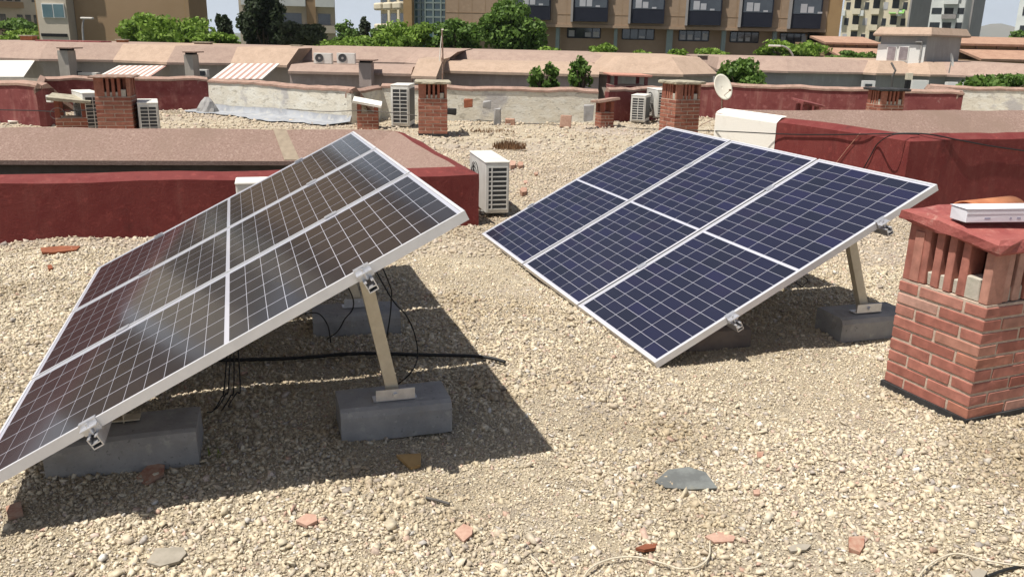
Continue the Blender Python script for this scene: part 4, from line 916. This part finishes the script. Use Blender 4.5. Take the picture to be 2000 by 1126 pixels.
for i,(ua,ub) in enumerate(ups):
    vb=37+(ua-1003)*.032; s0=f.to(ua,20)[0]; s_1=f.to(ub,20)[0]; zb=f.to((ua+ub)/2,vb+2)[1]
    for fl in range(3):
        z0=zb+fl*3.6; bay=MB(); f.box(bay,s0,s_1,z0,z0+2.75,0,.55); w_=bay.build('window_bay','navy',t,world=True); INV[w_.name]=INV[t.name]
        mb=MB(); f.box(mb,s0+.12,s_1-.12,z0+1.25,z0+2.6,.55,.57); mb.build('pane','glass',w_,world=True)
        rr=random.Random(i*7+fl); a=s0+.3+rr.random()*.8
        for e0,e1,za,zb_ in((0,.55,1.35,2.1),(.65,1.15,1.35,2.1-rr.random()*.3),(1.5,1.9,1.3,1.45)):
            mb=MB(); f.box(mb,a+e0,a+e1,z0+za,z0+zb_,.57,.585); mb.build('blind','blind',w_,world=True)
        mb=MB(); f.box(mb,s0-.22,s0-.02,z0-.05,z0+2.85,.0,.75); mb.build('fin','greyb',w_,world=True)
lows=[(1040,1060),(1109,1173),(1216,1278),(1327,1385),(1427,1482),(1524,1578)]
for i,(ua,ub) in enumerate(lows):
    vt=54+(ua-1109)*.028; g2=Fac(790,86+1.6,1640,80+1.6); um=(ua+ub)/2
    s0=g2.to(ua,vt)[0]; s_1=g2.to(ub,vt)[0]; z1=g2.to(um,vt)[1]; z0=g2.to(um,vt+20)[1]
    off_=f.o-g2.o
    mb=MB(); g2.box(mb,s0,s_1,z0,z1,-.02,.06); w_=mb.build('window','glass',t,world=True); INV[w_.name]=INV[t.name]
    mb=MB(); n=4
    for k in range(n+1): a=s0+(s_1-s0)*k/n; g2.box(mb,a-.04,a+.04,z0,z1,.06,.10)
    g2.box(mb,s0,s_1,z0-.05,z0+.04,.06,.10); g2.box(mb,s0,s_1,z1-.04,z1+.05,.06,.10); mb.build('frame','navy',w_,world=True)
    rr=random.Random(i)
    for k in range(n):
        if rr.random()<.75: a=s0+(s_1-s0)*k/n+.12; mb=MB(); g2.box(mb,a,a+(s_1-s0)/n-.24,z0+.1,z0+rr.uniform(.25,.75),.062,.075); mb.build('blind','blind',w_,world=True)
for u,wd in((1088,7),(1202,6.5),(1308,12),(1414,8),(1514,7)):
    mb=MB(); s_=f.to(u,75)[0]; ww=wd*80/CF/2; f.box(mb,s_-ww,s_+ww,-7,zsl-.01,-1.0,-.3); mb.build('pillar','teal',t,world=True)
# --- generic block of flats
def block(name,label,fa,u0,u1,mat,ztop,depth,balc=None,side=None):
    s0=fa.to(u0,40)[0]; s1=fa.to(u1,40)[0]; t=thing(name,label,'building',base_at(fa,(s0+s1)/2),0,GB)
    mb=MB(); fa.box(mb,s0,s1,-7,ztop,-depth,0); mb.build('wall',mat,t,world=True); return t,s0,s1
# left ochre building
f=Fac(148,62,370,62); t,s0,s1=block('apartment_block','ochre brown apartment block with a grey window bay at upper left',f,148,371,'brownl',28,3.5)
g=Fac(372,62,409,67); mb=MB(); g.box(mb,0.02,g.len,-7,28,-.3,-.05); mb.build('side_wall','ochreb',t,world=True)
mb=MB(); 
for k in range(8): g.box(mb,g.len*.25,g.len*.5,-3+k*3,-1.2+k*3,-.05,.02)
mb.build('side_window','blind',t,world=True)
f2=Fac(92,62,148,62); mb=MB(); f2.box(mb,0,f2.len+.05,-7,28,-8,1.0); mb.build('window_bay_wall','beige',t,world=True)
for k in range(5):
    dv=-52*k; w_=MB(); f2.rect(w_,98,8+dv,141,36+dv,1.0,1.08); wo=w_.build('window','whiteframe',t,world=True); INV[wo.name]=INV[t.name]
    for ua,ub in((99.5,118.5),(120.5,139.5)): pm=MB(); f2.rect(pm,ua,10+dv,ub,34.5+dv,1.08,1.10); pm.build('pane','glassblue',wo,world=True)
mb=MB(); f2.rect(mb,96,66,146,72,1.0,1.05); mb.build('terrace_opening','dark',t,world=True)
mb=MB(); f3=Fac(78,64,93,64); f3.box(mb,0,f3.len,-7,28,-6,.2); mb.build('return_wall','ochreb',t,world=True)
# distant left block
f=Fac(-60,115,86,125); t,s0,s1=block('apartment_block','distant dull grey brown apartment block at the upper left corner',f,-60,84,'beige',24,14)
for c in range(9):
    for r_ in range(7):
        if (c*r_)%5==3: continue
        mb=MB(); a=s0+.6+c*1.28*.98; z=-4+r_*3.0; f.box(mb,a,a+.8,z,z+1.3,-.02,.05); mb.build('window','glass',t,world=True)
for r_ in range(7):
    mb=MB(); z=-4.9+r_*3; f.box(mb,s0+2,s0+7.5,z,z+.8,.0,.8); mb.build('balcony','brownl',t,world=True)
# grey apartment block with brown pillar
f=Fac(468,108,655,111); t,s0,s1=block('apartment_block','grey beige apartment block with white balcony ledges and a brown vertical strip',f,468,655,'beige',30,14)
mb=MB(); f.rect(mb,598,-120,616,140,0,.6); mb.build('brown_strip','brownl',t,world=True)
for r_ in range(9):
    z=-4.5+r_*3.1
    for a0,a1 in((s0+.3,s0+3.4),(s0+4.2,s0+7.9),(s1-2.4,s1-.1)):
        mb=MB(); f.box(mb,a0,a1,z,z+.9,.0,.9); mb.build('balcony','whiteb' if r_%2 else 'beige',t,world=True)
        mb=MB(); f.box(mb,a0+.3,a1-.5,z+1.0,z+2.3,-.02,.05); mb.build('window','glass',t,world=True)
# cream tower left of brown building
f=Fac(742,140,790,132); t,s0,s1=block('apartment_block','cream apartment tower with stacked rounded balconies left of the brown building',f,744,800,'cream',40,14)
for r_ in range(13):
    z=-4+r_*3.1
    for k in range(3):
        a=s0+k*(s1-s0)/3
        mb=MB(); f.box(mb,a-.15,a+(s1-s0)/3*.75,z,z+1.1,.0,1.2); mb.build('balcony','cream',t,world=True,bevel=.25)
        mb=MB(); f.box(mb,a+.3,a+(s1-s0)/3*.7,z+1.2,z+2.6,-.02,.04); mb.build('window','glass',t,world=True)
# right cream tower with balconies and grey side
f=Fac(1640,172,1772,166); t,s0,s1=block('apartment_block','tall cream tower with columns of balconies and one green awning',f,1645,1774,'cream',48,5)
g=Fac(1774,165,1812,178); mb=MB(); g.box(mb,.02,g.len,-7,48,-.4,-.1); mb.build('side_wall','greyb',t,world=True)
colw=(s1-s0)/7
for c in range(7):
    for r_ in range(11):
        z=1.5+r_*2.9; a=s0+c*colw
        if c in(1,3,5):
            mb=MB(); f.box(mb,a+.1,a+colw-.1,z,z+1.0,0,1.3); mb.build('balcony','cream',t,world=True)
            mb=MB(); f.box(mb,a+.2,a+colw-.3,z+1.1,z+2.7,-.02,.05); mb.build('window','glass',t,world=True)
        else:
            mb=MB(); f.box(mb,a+.4,a+colw-.5,z+.9,z+2.2,-.02,.06); mb.build('window','glass' if (c+r_)%3 else 'blind',t,world=True)
            if c in(0,2,6) and r_%2==0: mb=MB(); f.box(mb,a-.4,a+.5,z-.3,z+.7,0,1.1); mb.build('balcony_end','whiteb',t,world=True)
mb=MB(); 
for ua,ub in((1738,1752),(1757,1767)):
    a=f.to(ua,25)[0]; b=f.to(ub,25)[0]; z=f.to(1750,19)[1]; z0=f.to(1750,27)[1]
    mb.slab([f.o+f.t*a+Vector((0,0,z))+f.n*.1,f.o+f.t*a+Vector((0,0,z0))+f.n*1.6,f.o+f.t*b+Vector((0,0,z0))+f.n*1.6,f.o+f.t*b+Vector((0,0,z))+f.n*.1],.05)
mb.build('green_awning','awngreen',t,world=True)
# white-grey tower
f=Fac(1812,188,1892,184); t,s0,s1=block('apartment_block','white and grey apartment block right of the cream tower',f,1812,1894,'whiteb',26,3)
zt=f.to(1880,-1)[1]
g=Fac(1894,180,1916,192); mb=MB(); g.box(mb,.02,g.len,-7,26,-.4,-.1); mb.build('side_wall','greyb',t,world=True)
for r_ in range(8):
    z=1.5+r_*2.9
    for a0,a1,mt in((.5,2.4,'glass'),(2.9,4.6,'glass'),(5.4,6.6,'glass')):
        mb=MB(); f.box(mb,s0+a0,s0+a1,z+1,z+2.2,-.02,.05); mb.build('window',mt,t,world=True)
    mb=MB(); f.box(mb,s0+2.6,s1-2.6,z,z+.9,0,1.0); mb.build('balcony','whiteb' if r_%2 else 'greyb',t,world=True)
f=Fac(1984,150,2060,145); t,s0,s1=block('apartment_block','pale tower cut by the right edge of the picture',f,1985,2060,'whiteb',40,14)
for r_ in range(9):
    mb=MB(); f.box(mb,s0+.8,s0+2.6,-2+r_*3,-.6+r_*3,-.02,.05); mb.build('window','glass',t,world=True)
# buildings to the left beyond the frame edge (seen mirrored in the left panels)
f=Fac(-560,75,-330,78); t,s0,s1=block('apartment_block','brown apartment block beyond the left edge, mirrored in the left panels',f,-560,-330,'brownl',24,14)

# --- tiled terraced roofs at right
def tiled(label,ulo,uhi,Y,vr,ve,vg,vr2,ve2):
    f=Fac(ulo,Y,uhi,Y,vref=90); t=thing('terraced_house',label,'house',base_at(f)); um=(ulo+uhi)/2
    zr=f.to(um,vr)[1]; ze=f.to(um,ve)[1]; z2t=f.to(um,vr2)[1]; z2e=f.to(um,ve2)[1]
    mb=MB(); a=0; b=f.len
    mb.slab([f.o+f.t*a+f.n*.0+Vector((0,0,ze)),f.o+f.t*b+Vector((0,0,ze)),f.o+f.t*b-f.n*4+Vector((0,0,zr)),f.o+f.t*a-f.n*4+Vector((0,0,zr))],.15); mb.build('upper_roof','tile',t,world=True)
    mb=MB(); f.box(mb,.1,f.len-.1,-7,ze-.02,-8,-.4); mb.build('upper_wall','brownl',t,world=True)
    mb=MB(); mb.slab([f.o+f.t*a+f.n*3.2+Vector((0,0,z2e)),f.o+f.t*b+f.n*3.2+Vector((0,0,z2e)),f.o+f.t*b-f.n*.35+Vector((0,0,z2t)),f.o+f.t*a-f.n*.35+Vector((0,0,z2t))],.15); mb.build('lower_roof','tile',t,world=True)
    mb=MB(); f.box(mb,.1,f.len-.1,-7,z2e-.1,-2,2.6); mb.build('lower_wall','brownl',t,world=True)
    for k in range(5):
        s_=f.len*(k+.3)/5; mb=MB(); f.box(mb,s_,s_+f.len*.11,z2e-1.9,z2e-.5,2.6,2.66); mb.build('window','whiteframe',t,world=True)
        mb=MB(); f.box(mb,s_+f.len*.12,s_+f.len*.135,ze-.6,ze-.15,-.4,-.25); mb.build('vent_pipe','rustmetal',t,world=True)
    return t
tiled('tile roofed terrace between the brown building and the stair house',1612,1722,70,71,84,88,93,108)
tiled('long tile roofed terrace at the right behind the pink roof band',1874,2080,62,72,87,97,97,115)

# --- row of houses across the street
def row_house(label,ev,ze,zc,band,wall,setb=.9,depth=10,pre=None,post=None):
    """ev: list of (u, Y) eave corners left to right"""
    pts=[]
    def ep(u,Yd): q_=P(u,hor(u)+(CH-ze)*CF/Yd,Yd); return Vector((q_.x,q_.y,0))
    for u,Yd in ev: pts.append(ep(u,Yd))
    pp_=ep(*pre) if pre else None; qq_=ep(*post) if post else None
    t=thing('row_house',label,'house',(sum(p.x for p in pts)/len(pts),sum(p.y for p in pts)/len(pts)+3,-7),0,'low houses of the row across the street')
    n=len(pts); cr=[]; wl=[]
    for i,p in enumerate(pts):
        d1=(p-pts[i-1]).normalized() if i>0 else ((p-pp_).normalized() if pp_ else (pts[1]-p).normalized()); d2=(pts[i+1]-p).normalized() if i<n-1 else ((qq_-p).normalized() if qq_ else d1)
        n1=Vector((-d1.y,d1.x,0)); n2=Vector((-d2.y,d2.x,0)); mm=(n1+n2); mm=mm/(mm.length_squared/2)
        cr.append(p+mm*setb); wl.append(p+mm*.22)
    mb=MB(); mw=MB(); ye=max(p.y for p in pts)+depth
    for i in range(n-1):
        E0,E1=pts[i]+Vector((0,0,ze)),pts[i+1]+Vector((0,0,ze)); K0,K1=cr[i]+Vector((0,0,zc)),cr[i+1]+Vector((0,0,zc))
        mb.quad(E0,E1,K1,K0); dz=Vector((0,0,.1)); mb.quad(E0-dz,E1-dz,E1,E0); 
        w0,w1=wl[i],wl[i+1]; mb.quad(E0-dz,w0+Vector((0,0,ze-.1)),w1+Vector((0,0,ze-.1)),E1-dz)
        mw.quad(w0+Vector((0,0,-7)),w1+Vector((0,0,-7)),w1+Vector((0,0,ze-.1)),w0+Vector((0,0,ze-.1)))
        mb.quad(K0,K1,Vector((K1.x,ye,zc-.01)),Vector((K0.x,ye,zc-.01)))
    for i,sg in((0,-1),(n-1,1)):
        E=pts[i];K=cr[i]; mb.add([E+Vector((0,0,ze-.1)),E+Vector((0,0,ze)),K+Vector((0,0,zc)),Vector((K.x,ye,zc)),Vector((K.x,ye,ze-.1))],[(0,1,2,3,4)])
        mw.quad(wl[i]+Vector((0,0,-7)),wl[i]+Vector((0,0,ze-.1)),Vector((wl[i].x,ye,ze-.1)),Vector((wl[i].x,ye,-7)))
    mb.build('roof_band',band,t,world=True); mw.build('wall',wall,t,world=True)
    return t
def add_box_px(t,name,mat,u0,v0,u1,v1,Y,depth,bevel=0):
    a=P(u0,(v0+v1)/2,Y); b=P(u1,(v0+v1)/2,Y); z1=P((u0+u1)/2,v0,Y).z; z0=P((u0+u1)/2,v1,Y).z
    mb=MB(); mb.box(((a.x+b.x)/2,Y+depth/2,(z0+z1)/2),(b.x-a.x,depth,z1-z0)); return mb.build(name,mat,t,world=True,bevel=bevel)
def awning(t,u0t,u1t,vt,Yt,u0b,u1b,vb,Yb,stripes,name='awning'):
    a=P(u0t,vt,Yt);b=P(u1t,vt,Yt);c=P(u1b,vb,Yb);d=P(u0b,vb,Yb)
    if stripes==0: mb=MB(); mb.slab([d,c,b,a],.04); mb.build(name,'awnwhite',t,world=True); return
    for par,mt in((0,'awnwhite'),(1,'awnred')):
        mb=MB()
        for k in range(stripes):
            if k%2!=par: continue
            f0,f1=k/stripes,(k+1)/stripes; zz=Vector((0,0,.0))
            mb.slab([d.lerp(c,f0),d.lerp(c,f1),a.lerp(b,f1),a.lerp(b,f0)],.04)
        mb.build(name+('_stripe' if par else ''),mt,t,world=True)
def house_chimney(t,u,v0,v1,wpx,Y,cap='rustmetal',wall='housewall'):
    add_box_px(t,'chimney_stack',wall,u-wpx/2,v0+6,u+wpx/2,v1,Y,.7)
    add_box_px(t,'chimney_opening','dark',u-wpx/2+1,v0+2,u+wpx/2-1,v0+6,Y+.1,.5)
    add_box_px(t,'chimney_cap',cap,u-wpx*.75,v0,u+wpx*.75,v0+2.2,Y-.15,1.0)
h=row_house('row house at the far left with a plain white awning',[(-120, 40.5),(75, 39.3)],.30,1.0,'pinkfar','housewall',pre=None,post=(220, 40.0))
awning(h,-40,68,118,39.4,-60,46,150,36.8,0)
h=row_house('row house with the thick chimney and a rolled awning, second from the left',[(75, 39.3),(220, 40.0)],.30,1.0,'pinkfar','housewall',pre=(-120, 40.5),post=(325, 38.4))
house_chimney(h,125,93,158,20,38.6); add_box_px(h,'rolled_awning','awnwhite',150,142,188,147,39.2,.4); add_box_px(h,'awning_box','dark',142,140,152,149,39.2,.4)
h=row_house('row house whose striped awning shows above the leftmost chimney',[(220, 40.0),(325, 38.4)],.30,1.0,'sand','housewall',pre=(75, 39.3),post=(450, 39.2))
awning(h,232,326,128,38.6,185,290,152,35.0,18)
h=row_house('row house with a slim chimney and a small square window',[(325, 38.4),(450, 39.2)],.30,1.0,'pinkfar','housewall',pre=(220, 40.0),post=(560, 38.0))
house_chimney(h,369,101,155,17,36.8); add_box_px(h,'window_frame','whiteframe',384,136,404,150,38.0,.3); add_box_px(h,'window_pane','glass',386.5,138.5,400,148,37.95,.1)
h=row_house('row house with the pink and white striped awning at the middle left',[(450, 39.2),(560, 38.0)],.30,1.0,'sand','housewall',pre=(325, 38.4),post=None)
awning(h,452,546,124,38.0,412,512,154,34.6,15)
h=row_house('row house with two outdoor units on its roof ledge',[(560,40.5),(790,40.5),(856,37.2)],.45,1.02,'pinkfar','pinkwall')
# lower ledge in front
h2=row_house('low pinkish house front with a ledge, left of the square chimney',[(562,34.2),(803,34.0)],.22,.46,'pinkfar','pinkwall',setb=.5,depth=4)
house_chimney(h2,713,117,170,24,33.4,'rustmetal','pinkwall')
for u,l in((632,'left'),(677,'right')):
    a=P(u,124,36.0); t=thing('roof_fan_unit','%s one of the two round fan outdoor units on the pinkish house ledge'%l,'air conditioner',(a.x,36.0,a.z),0,'outdoor units on the pinkish house ledge')
    mb=MB(); mb.box((0,0,.20),(.74,.3,.42)); mb.build('casing','ac',t,bevel=.01)
    mb=MB(); mb.tube([(-.13,-.150,.21),(-.13,-.165,.21)],.175,20); mb.build('fan_opening','fins',t)
    mb=MB(); mb.tube([(-.13+.175*math.cos(2*math.pi*k/20),-.166,.21+.175*math.sin(2*math.pi*k/20)) for k in range(21)],.01,4); mb.tube([(-.13,-.165,.21),(-.13,-.172,.21)],.05,10); mb.build('fan_guard','acgrey',t)
h=row_house('pinkish house front right of the square chimney',[(803,33.2),(852,33.0)],.18,.80,'sand','pinkwall',setb=.9,depth=4)
h=row_house('long plain pinkish house behind the antenna pole',[(850,35.4),(1000,35.0),(1170,34.6)],.32,.66,'sand','pinkwall',setb=.7,depth=5)
h=row_house('upper roof band set back behind the long plain pinkish house',[(850,43),(960,42.5),(1175,41.5)],.60,.98,'pinkfar','pinkwall',setb=.9)
h=row_house('grey green house with a broad sand roof band left of the satellite dish',[(1162,37.5),(1190,36.6),(1335,36.2),(1402,38.0)],.34,1.0,'sand','housewall',setb=1.0)
for i,(ua,ub) in enumerate(((1228,1240),(1286,1300))): pass
h=row_house('long blue grey house with a pink roof band below the brown building',[(1400,46),(1540,44.9),(1686,45.5)],.30,.90,'pinkfar','housewall2',post=(1712,44.6))
h=row_house('blue grey house front with a white window head below the stair house',[(1686,45.5),(1712,44.6),(1776,45.2)],.30,.90,'sand','housewall2',pre=(1540,44.5),post=(1818,44.4))
add_box_px(h,'window_frame','whiteframe',1686,158,1709,178,44.4,.3); add_box_px(h,'window_pane','glass',1690,164,1703,178,44.3,.1)
mb=MB(); mb.tube([P(1741,123,43.5),P(1749,138,43.2),P(1743,150,43.2),P(1742,172,43.2)],.05,6); mb.build('drain_pipe','cablegrey',h,world=True)
h=row_house('blue grey house front with a bright shutter right of the drain pipe',[(1776,45.2),(1818,44.4),(1850,44.8)],.30,.90,'sand','housewall2',pre=(1712,44.6),post=(1915,43.6))
add_box_px(h,'shutter','whiteframe',1782,157,1813,178,43.6,.3); add_box_px(h,'light_panel','cream',1773,143,1783,156,43.8,.3); add_box_px(h,'opening','dark',1770,157,1779,176,43.8,.2)
h=row_house('blue grey house front at the far right with a white framed window',[(1850,44.8),(1915,43.6),(2100,41)],.30,.90,'pinkfar','housewall2',pre=(1818,44.4))
add_box_px(h,'window_frame','whiteframe',1850,161,1890,178,43.4,.3); add_box_px(h,'window_pane','glass',1854,169,1873,178,43.3,.1)
# stair house on top of the row
f=Fac(1718,47,1808,45.6,100); t=thing('stair_house','small grey rooftop house with two net curtained windows and a pink roof band','house',base_at(f)); 
g=Fac(1808,45.6,1874,48.5,100)
zt=f.to(1760,68)[1]; zc=f.to(1760,53)[1]
mb=MB(); bk_=Vector((.43,1,0))*4.5; e_=g.o+g.t*g.len; mb.prism([(p.x,p.y) for p in (f.o,g.o,e_,e_+bk_*.5,f.o+bk_)],-2,zt); mb.build('wall','housewall2',t,world=True)
pp_=[f.o,g.o,g.o+g.t*g.len]; pp_=[f.o-f.t*.35+f.n*.35,g.o+(f.n+g.n)*.22,g.o+g.t*(g.len+.35)+g.n*.35]
back=[pp_[2]+Vector((.43,1,0))*2.4,pp_[0]+Vector((.43,1,0))*5]; ring=pp_+back; cen=sum(ring,Vector())/5; up_=[p.lerp(cen,.11) for p in ring]
mb=MB(); vs=[p+Vector((0,0,zt-.05)) for p in ring]+[p+Vector((0,0,zt+.03)) for p in ring]+[p+Vector((0,0,zc)) for p in up_]
mb.add(vs,[(4,3,2,1,0),(10,11,12,13,14)]+[(i,(i+1)%5,5+(i+1)%5,5+i) for i in range(5)]+[(5+i,5+(i+1)%5,10+(i+1)%5,10+i) for i in range(5)]); mb.build('roof_band','sand',t,world=True)
mb=MB(); f.rect(mb,1713,87,1806,128,0,.06); mb.build('white_panel','whiteframe',t,world=True)
for ua,ub in((1732,1751),(1755,1775)):
    w_=MB(); f.rect(w_,ua,90,ub,120,.06,.10); wo=w_.build('window','whiteframe',t,world=True); INV[wo.name]=INV[t.name]
    pm=MB(); f.rect(pm,ua+2.2,92,ub-1.6,117,.10,.12); pm.build('pane','curtain',wo,world=True)
mb=MB(); f.rect(mb,1798,82,1801,118,.06,.14); f.rect(mb,1790,81,1803,83,.06,.2); mb.build('drain_pipe','acgrey',t,world=True)
q_=P(1859,119,44.0); t=thing('rooftop_dish','small white satellite dish beside the rooftop house','satellite dish',(q_.x,44.0,q_.z-.3))
mb=MB(); N=18; nr_=Vector((.75,-.6,.25)).normalized(); xx=nr_.cross(Vector((0,0,1))).normalized(); yy=nr_.cross(xx); vs=[Vector((0,0,.35))+xx*.34*math.cos(2*math.pi*k/N)+yy*.34*math.sin(2*math.pi*k/N) for k in range(N)]+[Vector((0,0,.35))-nr_*.07]
mb.add(vs,[(k,(k+1)%N,N) for k in range(N)]); mb.build('dish','awnwhite',t,smooth=True); mb=MB(); mb.tube([(0,.05,.3),(0,.1,-.3)],.03,6); mb.build('mast','acgrey',t)
# small stacks and clutter along the far side of the row roofs
GK='small chimneys along the row roofs'
for i,(u,v,w_,h_,Yd,mt,lb) in enumerate(((57,69,26,9,46,'terra','small red brick stack on the first row house roof'),(240,77,18,8,46,'terra','small red stack left of the wide bright tree'),
  (398,82,34,8,46,'rustmetal','low dark stack on the row roof under the dark conifer'),(580,88,20,9,46,'rustmetal','dark stack on the row roof under the olive tree'),(600,92,18,5,44,'rust','small reddish stack just right of the olive tree stack'),
  (727,93,15,8,47,'rustmetal','small stack on the row roof left of the glass stairwell tree'),(790,101,16,5,47,'rust','flat reddish stack left of the antenna pole'),(815,101,18,5,47,'dark','flat dark stack left of the antenna pole'),
  (873,97,14,7,47,'rust','reddish stack just right of the antenna pole'),(1005,101,16,10,47,'pinkfar','pale stack under the large dense tree'),(1130,104,18,8,47,'slab','flat pale stack above the leafy saplings'),(1257,104,16,8,47,'terra','small stack below the third lower window'),(1372,108,18,6,47,'rustmetal','small dark stack below the fourth lower window'))):
    a=P(u,v+h_+3,Yd); k=Yd/CF; t=thing('roof_stack',lb,'chimney',(a.x,Yd,a.z),0,GK)
    mb=MB(); mb.box((0,0,(h_+3)*k*.4),(w_*k*.85,.5,(h_+3)*k*.8)); mb.build('stack',mt,t); mb=MB(); mb.box((0,0,(h_+3)*k*.86),(w_*k,.65,(h_+3)*k*.16)); mb.build('cap','slab',t)
mb=MB(); a=P(70,84,44); b=P(200,86,44); mb.box(((a.x+b.x)/2,44.5,a.z+.02),(b.x-a.x,1.2,.26)); tag(mb.build('roof_ridge','redold',bevel=.05),'low dark red roof ridge on the row below the ochre building','roof ridge')
# street lamps
def lamp(label,u,v,Y,side):
    q_=P(u,v,Y); t=thing('street_lamp',label,'street lamp',(q_.x,Y,-7),0,'street lamps behind the row'); z=q_.z+7
    mb=MB(); pts=[(0,0,0),(0,0,z-1.2)]+[(side*(1.1-1.1*math.cos(a)),0,z-1.2+1.2*math.sin(a)) for a in (.3,.6,.9,1.2,1.5)]
    mb.tube(pts,.07,8,.05); mb.build('pole','acgrey',t); mb=MB(); mb.box((side*1.5,0,z-.02),(.75,.25,.12)); mb.build('lamp_head','awnwhite',t,bevel=.04)
lamp('curved grey street lamp in front of the left ochre building',158,35,54,.25)
lamp('curved pale street lamp in front of the broad tree under the brown building',1555,90,55,-.9)
# mountains
mb=MB(); vs=[]; prof=[(1820,84),(1860,72),(1895,62),(1915,52),(1935,47),(1955,46),(1975,52),(1990,60),(2030,58),(2080,66),(2200,84)]
for dy,k in((0,1),(900,.4)):
    pass
Yd=4300; top=[P(u,v,Yd) for u,v in prof]; n=len(top)
for p_ in top: vs.append((p_.x,p_.y-900,-7)); 
for p_ in top: vs.append((p_.x,p_.y,p_.z))
for p_ in top: vs.append((p_.x,p_.y+900,-7))
mb.add(vs,[(i,i+1,n+i+1,n+i) for i in range(n-1)]+[(n+i,n+i+1,2*n+i+1,2*n+i) for i in range(n-1)]); tag(mb.build('hills','mount',smooth=True),kind='structure')
# far flat land behind the trees (keeps the horizon closed)
HAZE=True
if HAZE:
    mb=MB(); mb.box((0,2500,150),(10020,8020,320))
    for i,v in enumerate(mb.v): pass
    m,nt,b=newmat('haze_air'); nt.nodes.remove(b); pv=nd(nt,'ShaderNodeVolumePrincipled'); pv.inputs['Density'].default_value=.00012; pv.inputs['Color'].default_value=(.90,.95,1,1); pv.inputs['Anisotropy'].default_value=.2
    L(nt,pv.outputs[0],nt.nodes['Material Output'].inputs['Volume']); M['haze']=m
    mb.v=[(x*1.0,y,-9 if z<0 else 260) for x,y,z in mb.v]
    tag(mb.build('haze','haze'),'thin pale summer haze over the town','haze',kind='stuff')
